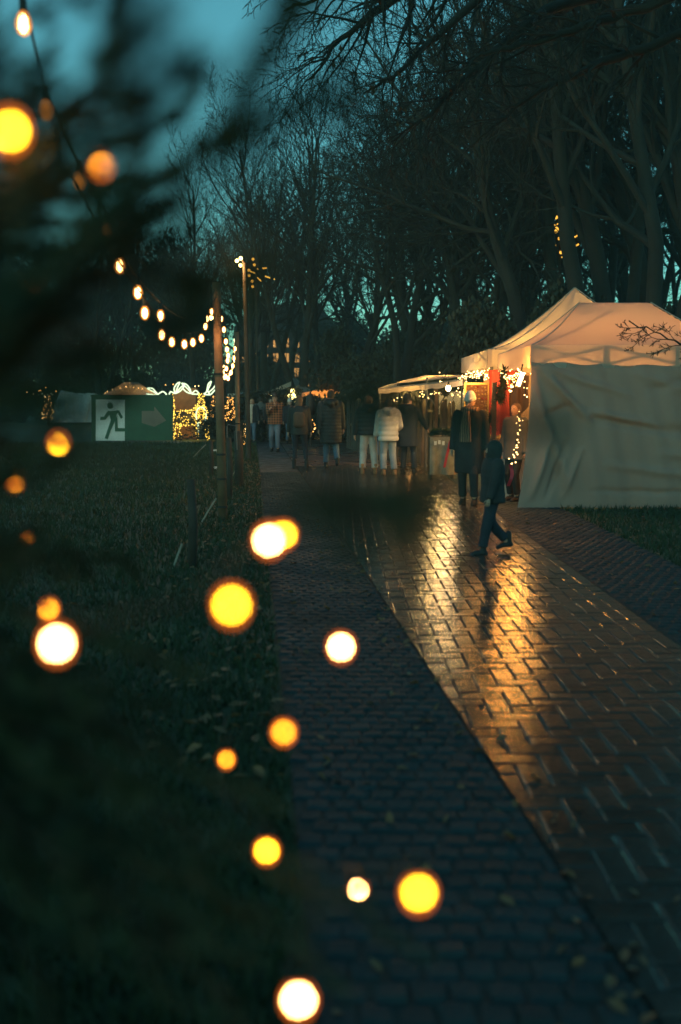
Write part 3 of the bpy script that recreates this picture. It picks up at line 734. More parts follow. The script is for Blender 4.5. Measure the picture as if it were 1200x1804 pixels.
# ornament board
ob = empty('ornament_board', (0, 18.25, 0), 0, 'framed board hung with rows of gold and red ornaments', 'display board')
x0, x1 = F(829, 0, 18.25).x, F(872, 0, 18.25).x; z1, z0 = F(829, 676, 18.25).z, F(829, 768, 18.25).z
MB().box(((x0 + x1) / 2, .02, (z0 + z1) / 2), (x1 - x0, .02, z1 - z0)).build('backing', M['board'], ob)
for (ax, az, sx_, sz_) in ((x0, (z0 + z1) / 2, .035, z1 - z0 + .04), (x1, (z0 + z1) / 2, .035, z1 - z0 + .04)): MB().box((ax, 0, az), (sx_, .05, sz_)).build('frame_rail', M['gold'], ob)
for az in (z0, z1): MB().box(((x0 + x1) / 2, -.003, az), (x1 - x0 - .03, .05, .035)).build('frame_rail', M['gold'], ob)
for sx_ in (x0 + .03, x1 - .03): MB().box((sx_, .04, z0 / 2), (.035, .03, z0)).build('leg', M['old_wood'], ob)
rg = random.Random(9)
for j in range(13):
    for i in range(6):
        px_ = x0 + .05 + (x1 - x0 - .1) * i / 5 + rg.gauss(0, .006); pz = z0 + .06 + (z1 - z0 - .12) * j / 12 + rg.gauss(0, .008)
        mb = MB(); k = rg.random()
        if k < .45: mb.ball((px_, -.02, pz), .022 * rg.uniform(.8, 1.2), 8, 6)
        elif k < .75:
            ring = [(px_ + .024 * math.cos(a), -.015, pz + .024 * math.sin(a)) for a in [2 * PI * q / 10 for q in range(11)]]; mb.tube(ring, .006, 5, False)
        else:
            st = [(px_ + (.03 if q % 2 == 0 else .013) * math.sin(q * PI / 5), -.012, pz + (.03 if q % 2 == 0 else .013) * math.cos(q * PI / 5)) for q in range(10)]
            mb.add([(px_, -.025, pz)] + st, [(0, 1 + q, 1 + (q + 1) % 10) for q in range(10)])
        mb.build('ornament', M[('orn_gold', 'orn_wood', 'orn_red', 'orn_gold')[rg.randrange(4)]], ob, True)
# counter, red cloths, hanging drapes
c0 = F(838, 775, 17.0); ct = empty('stall_counter', (2.62, 16.9, 0), 0, 'long stall counter of planks behind the child and hatted adult', 'counter')
for k in range(4): MB().box((.02 + k * .13, .1, .93), (.12, 1.9, .03)).build('plank', M['wood_post'], ct)
MB().box((.22, .1, .46), (.45, 1.8, .90)).build('front_cloth', M['white_cloth'], ct)
rc = MB(); rc.grid(lambda u, v: (2.62 + u * .55 + .015 * math.sin(v * 3), 17.75 + .05 * math.sin(u * 14), .98 + v * 1.15), 30, 6)
tag(rc.build('red_drape', M['red_cloth'], smooth=True), 'red cloth drape hanging behind the counter', 'drape')
rc = MB(); rc.grid(lambda u, v: (2.74 + u * .30 + .01 * math.sin(v * 9), 16.2 + .03 * math.sin(u * 12) + .05 * v, 1.15 + .35 * u + v * (.85 - .35 * u)), 14, 10)
tag(rc.build('brown_scarf', M['c_brown'], smooth=True), 'brown shawl hanging on display beside the red drape', 'shawl')
for k in range(5):
    mb = MB(); mb.loft([(0, 0, 0, .045, .045), (0, 0, .03, .05, .05), (0, 0, .06, .03, .03)], 10); o = mb.build('candle_pot', M['orn_gold'], None, True); o.location = (2.66 + (k % 2) * .1, 16.2 + k * .33, .946)
    tag(o, 'small gold pot standing in the row on the plank counter', 'pot', 'gold pots on the counter')

# ================================================================== STALL WITH FLAT CANOPY, FENCE, FLOWER TABLE
st = empty('garden_stall', (0, 0, 0), 0, 'low stall with a sagging canvas canopy lit yellow from inside', 'stall')
A, B, C_, D = F(667, 684, 24.5), F(815, 668, 20.8), F(812, 664, 25.5), F(700, 676, 27.5)
peak = F(752, 659, 23.8)
def cz(u, v):
    p = (A.lerp(B, u)).lerp(D.lerp(C_, u), v); k = max(0, 1 - max(abs(u - .55) / .55, abs(v - .4) / .6)); p.z += .16 * k ** .8 + .012 * math.sin(u * 21) * math.sin(v * 9); return tuple(p)
m_ = MB(); m_.grid(cz, 34, 20); m_.build('canopy', M['canvas'], st, True)
m_ = MB(); m_.grid(lambda u, v: tuple(A.lerp(B, u) + Vector((0, -.01 - .012 * math.sin(u * 34), -.14 * v + .01 * math.sin(u * 40) * v))), 60, 3); m_.build('valance', M['canvas'], st, True)
m_ = MB(); m_.grid(lambda u, v: tuple(A.lerp(D, u) + Vector((-.01, .0, -.14 * v))), 20, 2); m_.build('valance', M['canvas'], st, True)
for q in (A, D, C_, F(750, 664, 22.3)): MB().tube([(q.x + .03, q.y + .03, 0), (q.x + .03, q.y + .03, q.z - .01)], .02, 8).build('leg', M['grey_metal'], st)
q = F(769, 680, 22.6); MB().box((q.x, q.y, q.z / 2), (.07, .07, q.z)).build('leg', M['wood_post'], st)
MB().bar((q.x, q.y, 1.45), (q.x - .35, q.y, q.z + .02), .03).build('brace', M['grey_metal'], st)
MB().bar((q.x + .04, q.y - .04, 1.45), (q.x + .35, q.y, q.z + .02), .03).build('brace', M['grey_metal'], st)
MB().bar(A + Vector((.05, .05, -.02)), B + Vector((-.05, .05, -.02)), .03).build('roof_rail', M['grey_metal'], st)
m_ = MB(); m_.grid(lambda u, v: (2.55 + u * 1.0, 26.0 + .02 * math.sin(u * 20), 1.2 + v * .62), 20, 3); tag(m_.build('rear_tarp', M['white_cloth'], None, True), 'pale tarpaulin strung behind the garden stall', 'tarpaulin')
hanging_lamp(tuple(F(790, 684, 20.4)), 70, 'bright bulb hanging in front of the yellow-lit fir wreath', .28, .05, col=(1.0, .60, .28))
hanging_lamp(tuple(F(777, 676, 23.2)), 90, 'bright yellow bulb under the low canvas canopy', .10, .05, col=(1.0, .62, .16))
hanging_lamp(tuple(F(722, 684, 25.0)), 80, 'small warm bulb under the left end of the low canopy', .10, .04, col=(1.0, .62, .16))
greenery('fir_wreath', [F(781, 668, 22.0), F(790, 680, 22.0), F(786, 694, 22.0), F(778, 690, 22.0), F(781, 668, 22.0)], .09, 500, 'bushy yellow-lit fir wreath under the low canopy', 3, 'hedge', 'wreath')
fairy_cluster('light_garland', [F(685, 706, 23.9), F(706, 702, 24.2), F(730, 706, 24.0), F(745, 698, 24), F(790, 676, 22)], .09, 16, .014, 'fairy_hot', 'sparse fairy lights twined in the twigs under the low canopy', 'light string', seed=8, cable=False)
# twigs for sale
tw = Tree(90)
for px in (690, 702, 735, 748):
    p = F(px, 716, 25.0)
    for k in range(9): tw.limb(p, Vector((tw.rg.gauss(0, .7), tw.rg.gauss(0, .3), 1)), .42, .008, 3, .02, (0, 0, 0, 4), 4, .15, rmin=.004)
o = tw.fine.build('twig_bundle', M['twig']); tag(o, 'bundle of bare decorative twigs behind the picket fence', 'twigs')
# picket fence
fe = empty('picket_fence', (0, 0, 0), 0, 'weathered brown picket fence beside the garden stall', 'fence')
fa, fb = F(612, 745, 33.0), F(700, 745, 25.2); fc = F(800, 745, 24.2)
def pickets(a, b, n, h, e, m='old_wood'):
    a, b = Vector((a.x, a.y, 0)), Vector((b.x, b.y, 0)); d = (b - a); ang = math.atan2(d.y, d.x)
    for k in range(n):
        p = a.lerp(b, k / (n - 1)); hh = h * rnd.uniform(.95, 1.04); wd = d.length / n * .82
        mb = MB(); mb.box((0, 0, hh / 2), (wd, .022, hh)); mb.box((0, 0, hh + .03), (wd, .022, .06), taper=.25)
        o = mb.build('picket', M[m], e); o.location = p; o.rotation_euler = (rnd.gauss(0, .012), rnd.gauss(0, .02), ang)
    for z in (.35, h * .82):
        off_ = Vector((-math.sin(ang), math.cos(ang), 0)) * .03
        MB().bar(a + off_ + Vector((0, 0, z)), b + off_ + Vector((0, 0, z)), .03, .08).build('rail', M[m], e)
pickets(fa, fb, 40, 1.5, fe); pickets(fb + Vector((.1, 0, 0)), fc, 17, 1.48, fe)
for px, Y in ((746, 23.6), (783, 23.0)):
    q = F(px, 720, Y); mb = MB(); mb.tube([(0, 0, 0), (.01, 0, 1.0), (0, 0, 1.62)], [.07, .065, .06], 9); o = mb.build('log_post', M['old_wood']); o.location = (q.x, q.y, 0)
    tag(o, 'round log post in front of the picket fence', 'post', 'log posts by the picket fence')
sgn = F(757, 724, 23.9); o = MB().box((0, 0, 0), (.15, .012, .045)).build('small_sign', M['sack']); o.location = (sgn.x, sgn.y - .03, sgn.z); tag(o, 'tiny pale sign fixed to the picket fence', 'sign')
# flower table
ft = empty('flower_table', (*F(777, 770, 20.4).xy, 0), 0, 'small table draped in sackcloth at the garden stall', 'table')
MB().box((0, 0, .86), (.52, .5, .03)).build('table_top', M['old_wood'], ft)
for sx in (-1, 1):
    for sy in (-1, 1): MB().box((sx * .22, sy * .21, .42), (.04, .04, .84)).build('leg', M['old_wood'], ft)
m_ = MB(); m_.grid(lambda u, v: (-.25 + u * .5, -.27 - .03 * math.sin(u * 11) * (1.2 - v), .1 + .76 * v), 24, 6); m_.build('sackcloth', M['sack'], ft, True)
m_ = MB(); m_.grid(lambda u, v: (.16 - .12 * v + (u - .5) * .05, -.315 - .01 * math.sin(v * 9), .80 - .55 * v), 3, 10); o = m_.build('red_ribbon', M['ribbon'], ft, True)
q = F(777, 756, 20.4); greenery('moss_wreath', [(q.x - .22, q.y, .93), (q.x - .1, q.y - .1, .97), (q.x + .1, q.y - .08, .96), (q.x + .24, q.y, .94)], .09, 600, 'long mossy wreath lying on the sackcloth table', 4, 'blade', 'wreath')
for k in range(3):
    o = MB().box((0, 0, 0), (.05, .008, .08)).build('price_tag', M['sign_white']); o.location = (q.x - .14 + .08 * k, q.y - .315, .74 + .02 * (k % 2)); tag(o, 'small white tag pinned to the sackcloth of the table', 'tag', 'tags on the table')
MB_ = MB(); MB_.tube([(0, 0, 0), (0, 0, 1.0)], .012, 6); o = MB_.build('plant_stake', M['dark_wood']); o.location = (*F(748, 800, 20.9).xy, 0); tag(o, 'thin dark stake standing beside the parka wearer', 'stake')
lamp = hanging_lamp(tuple(F(728, 800, 22.8) + Vector((0, 0, .25))), 9, 'small warm ground lamp glowing behind the shoppers', .05, .04, 'fairy_hot', (1, .35, .08))

# ================================================================== BACKGROUND STALLS
def small_tent(name, px0, px1, pyp, pye, Y, depth, m, label, powr=1.2, ridge=.3, lit=None, legs=True, name_p='canopy', val=.18):
    a, b = F(px0, pye, Y), F(px1, pye, Y); zp = F(0, pyp, Y + depth / 2).z
    hx = (b.x - a.x) / 2; hy = depth / 2
    e = empty(name, ((a.x + b.x) / 2, Y + hy, 0), 0, label, 'tent')
    canopy(e, hx, hy, ridge * hx, a.z, zp, powr, M[m], 20, 14, .03); valance(e, hx + .01, hy + .01, a.z - val, a.z + .002, M[m])
    for sx in (-1, 1):
        for sy in (-1, 1): MB().box((sx * (hx - .04), sy * (hy - .04), a.z / 2), (.06, .06, a.z)).build('leg', M['grey_metal'], e)
    return e
small_tent('stall_tent', 471, 562, 666, 694, 46, 3.0, 'grey_canvas', 'grey peaked stall tent with yellow light spilling under it', 1.3, .05)
small_tent('stall_tent', 402, 470, 691, 694, 50, 3.0, 'white_cloth', 'flat white stall roof between the lamp pole and grey tent', 1.0, .8)
small_tent('orange_stall', 532, 608, 686, 693, 43, 2.2, 'orange_cloth', 'orange canvas stall roof beside the grey peaked tent', .7, .7)
aw = MB(); a, b, c, d = F(472, 697, 45.5), F(472, 690, 45.5), F(513, 672, 44.5), F(513, 680, 44.5)
aw.add([a, b, c, d, a + Vector((0, .05, 0)), b + Vector((0, .05, 0)), c + Vector((0, .05, 0)), d + Vector((0, .05, 0))], [(0, 1, 2, 3), (7, 6, 5, 4), (0, 4, 5, 1), (1, 5, 6, 2), (2, 6, 7, 3), (3, 7, 4, 0)])
tag(aw.build('awning', M['canvas']), 'cream awning sloping up to the grey peaked tent', 'awning')
for px, py, Y, pw, r, m, lb in [(516, 690, 45.2, 50, .10, 'lamp_yellow', 'round yellow lamp under the grey peaked tent'), (514, 703, 45.0, 70, .22, 'lamp_yellow', 'large glowing lantern on the counter of the grey tent'), (480, 700, 46.0, 60, .10, 'lamp_yellow', 'yellow lamp at the awning end of the grey tent'),
                                (560, 698, 43.6, 80, .06, 'lamp_yellow', 'warm lamp under the orange stall roof'), (590, 699, 43.6, 40, .05, 'lamp_yellow', 'warm lamp at the fence end of the orange stall')]:
    hanging_lamp(tuple(F(px, py, Y)), pw, lb, .25, r, m, (1.0, .62, .16))
bw = MB(); bw.grid(lambda u, v: tuple(F(472 + u * 85, 706 - 10 * v, 48.6)), 4, 2); tag(bw.build('stall_backdrop', M['orn_wood']), 'wooden back wall of the grey tent stall', 'wall')
sc = empty('stall_counter', (*F(515, 720, 45.4).xy, 0), 0, 'dark wooden counter of the grey peaked tent', 'counter'); MB().box((0, 0, .5), (2.0, .5, 1.0)).build('front', M['dark_wood'], sc); MB().box((0, -.03, 1.02), (2.1, .6, .04)).build('top', M['wood_post'], sc)
q = F(547, 700, 33); pb = empty('closed_parasol', (q.x, q.y, 0), 0, 'closed dark parasol standing near the grey stall tent', 'parasol')
MB().loft([(0, 0, 1.15, .13, .13), (0, 0, 1.4, .16, .16), (0, 0, 1.72, .14, .14), (0, 0, 1.83, .03, .03), (0, 0, 1.88, .02, .02)], 10).build('canopy', M['black'], pb, True)
MB().tube([(0, 0, .05), (0, 0, 1.3)], .025, 8).build('pole', M['dark_wood'], pb); MB().loft([(0, 0, 0, .22, .22), (0, 0, .06, .2, .2), (0, 0, .09, .05, .05)], 12).build('foot', M['dark_wood'], pb)
fairy_cluster('light_garland', [F(552, 738, 34), F(556, 750, 34), F(554, 766, 34)], .05, 14, .016, 'fairy', 'few fairy lights hanging below the closed parasol', 'light string', seed=12, cable=False)
# far lamps and floodlit things seen through the trees
def street_lamp(px, py, Y, label, heads, hm, power, rad, pole_m='grey_metal'):
    q = F(px, py, Y); e = empty('street_lamp', (q.x, q.y, 0), 0, label, 'street lamp')
    MB().tube([(.25, 0, 0), (.22, 0, q.z * .55), (.18, 0, q.z - .05)], [.07, .06, .045], 8).build('pole', M[pole_m], e)
    MB().tube([(.18, 0, q.z - .06), (.1, 0, q.z + .06), (0, 0, q.z + .05)], .025, 6).build('arm', M[pole_m], e)
    for dx, dz in heads: MB().ball((dx, -.05, q.z + dz), rad, 10, 8).build('bulb', M[hm], e, True)
    if power: lamp_light('street_light', (-.05, -.35, q.z - .2), power, (1, .55, .18), .1, e)
    return e
street_lamp(418, 460, 27, 'tall lamp post with a cluster of three warm bulbs', [(0, 0), (.1, .06), (.09, -.12)], 'lamp_yellow', 330, .05, 'dark_wood')
street_lamp(597, 679, 62, 'far small street lamp with a greenish light', [(-.1, 0)], 'lamp_green', 0, .14)
def lit_mast(px, py, Y, label, arms, up):
    q = F(px, py, Y); e = empty('fairground_mast', (q.x, q.y, 0), 0, label, 'mast')
    for s in (-.16, .16): MB().tube([(s, 0, 0), (s, 0, q.z + up)], .05, 6).build('post', M['dark_wood'], e)
    for (ax, ay, bx, by) in arms:
        a, b = F(ax, ay, Y) - Vector((q.x, q.y, 0)), F(bx, by, Y) - Vector((q.x, q.y, 0)); MB().tube([a, b], .03, 6).build('light_bar', M['flood_gold'], e)
    for k in range(6): MB().ball((rnd.uniform(-.16, .16), -.2, q.z - .9 + k * .24), .065, 8, 6).build('lamp', M['flood_gold'], e)
lit_mast(445, 470, 46, 'golden lit fairground mast behind the trees near the lamp post', [(440, 478, 484, 492), (452, 474, 470, 472), (452, 488, 466, 500)], .8)
lit_mast(980, 400, 36, 'golden lit fairground mast behind the trees above the pointed tent', [(986, 436, 1018, 414), (990, 446, 1020, 430), (985, 455, 1005, 448), (975, 395, 985, 405)], .8)
# house behind the trees; glowing panels stand in for floodlight on its front
hq = F(505, 700, 92); hs = empty('manor_house', (hq.x, hq.y, 0), 0, 'gold floodlit house front far behind the trees', 'house')
MB().box((0, 3, 4), (9, 6, 8)).build('wall', M['old_wood'], hs)
rf = MB(); rf.add([(-4.8, -.3, 8), (4.8, -.3, 8), (4.8, 6.3, 8), (-4.8, 6.3, 8), (-3, 3, 10.5), (3, 3, 10.5)], [(0, 1, 5, 4), (1, 2, 5), (2, 3, 4, 5), (3, 0, 4), (3, 2, 1, 0)]); rf.build('roof', M['dark_wood'], hs)
for i in range(9):
    for j in range(5):
        gpanel = MB().box((-3.8 + i * .95, -.03, 1.4 + j * 1.35), (.45, .06, .8)).build('window', M['lit_window'], hs)
        MB().box((-3.8 + i * .95, -.07, 1.4 + j * 1.35), (.06, .04, .8)).build('mullion', M['dark_wood'], gpanel)

# ================================================================== LAWN: EXIT SIGN, LIGHT FIGURES, TENTS
SY = 38.0
def sp(px, py, dy=0.0): p = F(px, py, SY); return Vector((p.x, SY + dy, p.z))
es = empty('exit_sign', (*F(235, 778, SY).xy, 0), 0, 'big green and white emergency exit board with running figure', 'sign')
so = Vector((*F(235, 778, SY).xy, 0))
def slab(pts, y, th, name, m, parent):
    mb = MB(); n_ = len(pts); A_ = [Vector((p.x, SY + y, p.z)) - so for p in pts]; B_ = [q_ + Vector((0, th, 0)) for q_ in A_]
    mb.add(A_ + B_, [tuple(range(n_)), tuple(range(2 * n_ - 1, n_ - 1, -1))] + [(i, i + n_, (i + 1) % n_ + n_, (i + 1) % n_) for i in range(n_)])
    bm = bmesh.new(); me = mb.mesh(name, [M[m]]); bm.from_mesh(me); bmesh.ops.recalc_face_normals(bm, faces=bm.faces); bm.to_mesh(me); bm.free()
    return link(name, me, parent)
R_ = lambda x0, y0, x1, y1: [sp(x0, y1), sp(x1, y1), sp(x1, y0), sp(x0, y0)]
slab(R_(161, 697, 305, 776), 0, .06, 'green_panel', 'sign_green', es)
slab(R_(169, 704, 220, 776.5), -.012, .01, 'white_panel', 'sign_white', es)
# running figure, in panel pixels
pic = slab([sp(190 + 2, 724), sp(210, 722.5), sp(206, 730), sp(203, 741), sp(196, 741), sp(193, 731)], -.026, .012, 'pictogram', 'sign_green', es)
mbh = MB(); ctr = sp(194.5, 714.5) - so; ctr.y = -.03 ; rr = 5.4 / FPX * SY
mbh.add([ctr] + [ctr + Vector((rr * math.cos(a), 0, rr * math.sin(a))) for a in [2 * PI * k / 20 for k in range(20)]], [(0, 1 + k, 1 + (k + 1) % 20) for k in range(20)]); mbh.build('pictogram_head', M['sign_green'], es)
for nm, pl_ in (('pictogram_arm', [(191, 723), (196, 727), (186, 739.5), (177, 739.5), (177, 734), (183, 734)]), ('pictogram_arm', [(205, 722.5), (210, 722.5), (217, 735), (213.5, 738)]),
                ('pictogram_leg', [(196, 739), (203.5, 741), (196, 757), (190, 774), (185, 772), (190, 757)]), ('pictogram_leg', [(203, 738), (207, 732), (208, 754), (225, 754.5), (225, 760), (203, 760)])):
    slab([sp(*q_) for q_ in pl_], -.030 if nm[-3:] == 'arm' else -.034, .012, nm, 'sign_green', es)
slab([sp(250, 724), sp(272, 724), sp(272, 716), sp(293, 741), sp(272, 752), sp(250, 745)], -.012, .01, 'arrow', 'sign_pale', es)
for px in (163, 303): slab(R_(px - 1.2, 696, px + 1.2, 780), -.03, .09, 'post', 'sign_green', es)
slab(R_(160, 695.5, 306, 698.5), -.036, .1, 'top_rail', 'sign_green', es)
o = MB().box((0, 0, .04), (1.1, .12, .05)).build('ballast_board', M['sack']); o.location = (*F(312, 780, 37.2).xy, 0); tag(o, 'pale board lying on the grass at the foot of the exit board', 'board')

# light reindeer and sleigh box
RY = 40.5
ro = Vector((*F(335, 775, RY).xy, 0)); rd = empty('light_reindeer', ro, 0, 'life-size reindeer figure made of golden fairy lights', 'light figure')
def rp(px, py, dy=0.0): p = F(px, py, RY); return Vector((p.x, RY + dy, p.z)) - ro
rg = random.Random(14)
def bulbs_on(pts, rad, n_, size, name, m, parent):
    mb = MB()
    for k in range(n_):
        f = rg.random() * (len(pts) - 1); i = min(int(f), len(pts) - 2); p = pts[i].lerp(pts[i + 1], f - i); r_ = rad[i] + (rad[i + 1] - rad[i]) * (f - i)
        d = Vector((rg.gauss(0, 1), rg.gauss(0, 1), rg.gauss(0, 1))).normalized() * r_ * rg.uniform(.8, 1.05); mb.ball(p + d, size * rg.uniform(.7, 1.2), 6, 4)
    o = mb.build(name, M[m], parent); tag(o, kind='stuff'); return o
body = [rp(308, 735), rp(325, 737), rp(345, 735), rp(352, 722)]; brad = [.26, .30, .30, .22]
o = MB().tube(body, [.24, .28, .28, .2], 10).build('body_frame', M['dark_wood'], rd, True); bulbs_on(body, [q_ + .03 for q_ in brad], 330, .022, 'body_lights', 'fairy_gold', o)
for px, dy in ((309, -.18), (316, .18), (347, .18), (367, -.18)):
    pts = [rp(px + (1 if px < 330 else -1), 742, dy), rp(px - 1.5, 757, dy), rp(px, 773, dy)]; o = MB().tube(pts, [.09, .05, .045], 7).build('leg', M['dark_wood'], rd, True); bulbs_on(pts, [.11, .07, .065], 46, .02, 'leg_lights', 'fairy_gold', o)
neck = [rp(350, 730, -.1), rp(355, 715, -.16), rp(357, 705, -.22)]; o = MB().tube(neck, [.17, .13, .11], 8).build('neck', M['dark_wood'], rd, True); bulbs_on(neck, [.2, .16, .13], 120, .02, 'neck_lights', 'fairy_gold', o)
hd = [rp(357, 702, -.22), rp(356, 697, -.4), rp(355, 700, -.52)]; o = MB().tube(hd, [.11, .12, .05], 8).build('head', M['dark_wood'], rd, True); bulbs_on(hd, [.13, .13, .07], 50, .018, 'head_lights', 'fairy_gold', o)
ring = [rp(357 + 9 * math.cos(a), 731 + 14 * math.sin(a), -.42) for a in [2 * PI * k / 16 for k in range(17)]]
MB().tube(ring, .026, 6, False).build('collar_tube', M['neon'], rd, True); bulbs_on(ring, [.1] * 17, 130, .018, 'collar_lights', 'fairy_gold', rd)
MB().tube([rp(351.5, 744, -.4), rp(352, 761, -.4)], .028, 6).build('ribbon_tube', M['neon'], rd)
def neon(name, loops, e, o0, Y):
    for lp in loops:
        pts = []
        P_ = [Vector((*q_, 0)) for q_ in lp]
        for i in range(len(P_) - 1):     # smooth the loop
            p0_, p1_, p2_, p3_ = P_[max(i - 1, 0)], P_[i], P_[i + 1], P_[min(i + 2, len(P_) - 1)]
            for k in range(5):
                t = k / 5; q_ = .5 * ((2 * p1_) + (-p0_ + p2_) * t + (2 * p0_ - 5 * p1_ + 4 * p2_ - p3_) * t * t + (-p0_ + 3 * p1_ - 3 * p2_ + p3_) * t ** 3); pts.append(F(q_.x, q_.y, Y) - o0)
        pts.append(F(P_[-1].x, P_[-1].y, Y) - o0); MB().tube(pts, .030, 6).build(name, M['neon'], e, True)
neon('antler_tube', [[(359, 694), (364, 690), (367, 677), (372, 672), (370, 679), (366, 688), (369, 695), (360, 695)], [(368, 691), (375, 685), (380, 679), (382, 683), (377, 689), (371, 695), (366, 695)]], rd, ro, RY - .3)
bo = F(322, 695, RY + .4); lb = empty('light_bow', (bo.x, bo.y, 0), 0, 'white tube light shaped like a looped bow beside the reindeer antlers', 'light figure')
bo0 = Vector((bo.x, bo.y, 0))
neon('bow_tube', [[(298, 695), (301, 690), (308, 693), (316, 690), (322, 684), (325, 678), (318, 683), (310, 693)], [(308, 692), (307, 684), (312, 676), (317, 674), (313, 682), (310, 692)], [(320, 675), (328, 677), (334, 684), (336, 691), (330, 684), (320, 675)], [(322, 684), (328, 690), (337, 693), (345, 688), (350, 694), (338, 694)]], lb, bo0, RY + .4)
MB().tube([F(303, 695, RY + .45) - bo0, Vector((F(303, 695, RY + .45).x - bo0.x, .05, 0))], .03, 6).build('post', M['dark_wood'], lb)
MB().tube([F(346, 694, RY + .45) - bo0, Vector((F(346, 694, RY + .45).x - bo0.x, .05, 0))], .03, 6).build('post', M['dark_wood'], lb)
bulbs_on([F(303, 697, RY + .35) - bo0, Vector((F(303, 697, RY).x - bo0.x, -.05, .1))], [.1, .1], 90, .02, 'post_lights', 'fairy_gold', lb)
b2 = F(275, 695, RY + .9); b20 = Vector((b2.x, b2.y, 0)); lb2 = empty('light_bow', b20, 0, 'white tube light curl standing behind the exit board', 'light figure')
neon('bow_tube', [[(259, 684), (268, 684), (274, 690), (278, 695), (270, 690), (262, 686), (259, 684)], [(258, 694), (266, 695), (276, 696), (282, 692), (288, 690), (293, 696), (280, 697)]], lb2, b20, RY + .9)
MB().tube([F(277, 696, RY + .95) - b20, Vector((F(277, 696, RY + .95).x - b20.x, .05, 0))], .03, 6).build('post', M['dark_wood'], lb2)
q = F(328, 710, RY + 1.0); o = MB().box((0, 0, 1.05), (.95, .5, 2.1)).build('sleigh_hut', M['board']); o.location = (q.x, q.y, 0); tag(o, 'reddish brown wooden kiosk box behind the light reindeer', 'kiosk')
lamp_light('figure_light', (.15, -.75, .75), 26, (1.0, .70, .14), .25, rd)
def fairy_bush(px, py0, py1, Y, wpx, n_, label, seed, m='fairy', mh='fairy_hot'):
    a, b = F(px, py0, Y), F(px, py1, Y); base = max(0, b.z); h = a.z; r_ = wpx / FPX * Y / 2; rg = random.Random(seed)
    e = empty('lit_bush', (a.x, Y, 0), 0, label, 'bush', None); fm, sm_ = leaf_mass(seed, r_ * 1.1, r_, h, 1600, .06, M['hedge']); link('foliage', fm, e); link('stem', sm_, e)
    m1, m2 = MB(), MB()
    for k in range(n_):
        ang = rg.uniform(0, 6.28); z = base + (h - base) * rg.random() ** .9; kk = r_ * (1 - (z / h) ** 2 * .6) * rg.uniform(.6, 1.05); (m1 if rg.random() < .6 else m2).ball((math.cos(ang) * kk, math.sin(ang) * kk, z), .017 * rg.uniform(.7, 1.3) * Y / 40, 6, 4)
    tag(m1.build('fairy_bulbs', M[m], e), kind='stuff'); tag(m2.build('bright_fairy_bulbs', M[mh], e), kind='stuff')
fairy_bush(380, 697, 745, 42, 26, 150, 'bush wrapped in orange fairy lights beside the reindeer', 61, 'fairy_dim', 'fairy')
fairy_bush(405, 700, 742, 38, 26, 120, 'bush wrapped in reddish fairy lights behind the thick post', 62, 'fairy_dim', 'fairy')
fairy_bush(430, 745, 786, 34, 14, 60, 'low plant with fairy lights at the edge of the cobbles', 63, 'fairy', 'fairy_hot')
fairy_bush(84, 698, 738, 62, 22, 90, 'small fir with orange lights beside the white tent', 64, 'fairy', 'fairy_hot')
fairy_cluster('light_string', [F(35, 693, 66), F(60, 692, 66), F(80, 684, 66), F(92, 686, 66), F(100, 690, 66)], .02, 2.6, .05, 'fairy', 'thin far string of lights above the lit fir', 'light string', seed=15)
fairy_cluster('light_string', [F(54, 700, 63), F(62, 701, 63), F(78, 699, 63), F(98, 696, 63)], .08, 7, .035, 'neon', 'whitish string of lights beside the lit fir', 'light string', seed=16, mh='neon', cable=False)
fairy_cluster('light_string', [F(282, 680, 50), F(300, 676, 50), F(330, 678, 50), F(345, 681, 50), F(372, 676, 50), F(384, 668, 50)], .01, 3.4, .022, 'fairy', 'thin string of small lights behind the antlers', 'light string', seed=17)
fairy_cluster('light_string', [F(382, 664, 44), F(384, 680, 44), F(383, 696, 44)], .02, 12, .022, 'fairy', 'short hanging row of lights left of the near lamp pole', 'light string', seed=18)

# white tent with a sloping tarpaulin, canopy tent with lights
wt = empty('white_tent', (*F(125, 745, 64).xy, 0), 0, 'plain white tarpaulin tent with a sloping side', 'tent'); wo_ = Vector((*F(125, 745, 64).xy, 0))
c4 = [F(82, 744, 64), F(163, 744, 64), F(163, 692, 65), F(103, 688, 65)]
def wtf(u, v):
    p = c4[0].lerp(c4[1], u).lerp(c4[3].lerp(c4[2], u), v); p.y += .06 * math.sin(u * 9 + v * 3) + .5 * v; p.z += -.1 * math.sin(u * PI) * v + .03 * math.sin(u * 25) * v; return tuple(p - wo_)
m_ = MB(); m_.grid(wtf, 40, 14); m_.build('tarpaulin', M['white_cloth'], wt, True)
m_ = MB(); m_.grid(lambda u, v: tuple(Vector(wtf(u, 1)) + Vector((.3 * v, 2.4 * v, -1.9 * v ** 2))), 20, 8); m_.build('rear_sheet', M['white_cloth'], wt, True)
a, b, c = F(143, 744, 63.6), F(158, 700, 63.6), F(163, 744, 63.6)
m_ = MB(); m_.grid(lambda u, v: tuple((F(146, 744, 63.7).lerp(F(152, 744, 63.7), u)).lerp(F(157, 700, 64.2).lerp(F(163, 700, 64.2), u), v) - wo_ + Vector((0, .06 * math.sin(u * 8), 0))), 8, 8); m_.build('flap', M['white_cloth'], wt, True)
ct_ = small_tent('lit_canopy_tent', 178, 266, 673, 697, 58, 3.0, 'canvas', 'cream canopy tent edged with small lights behind the exit board', 1.1, .55)
hanging_lamp(tuple(F(238, 702, 59.5)), 85, 'warm bulb inside the cream canopy tent', .3, .08, col=(1, .62, .16))
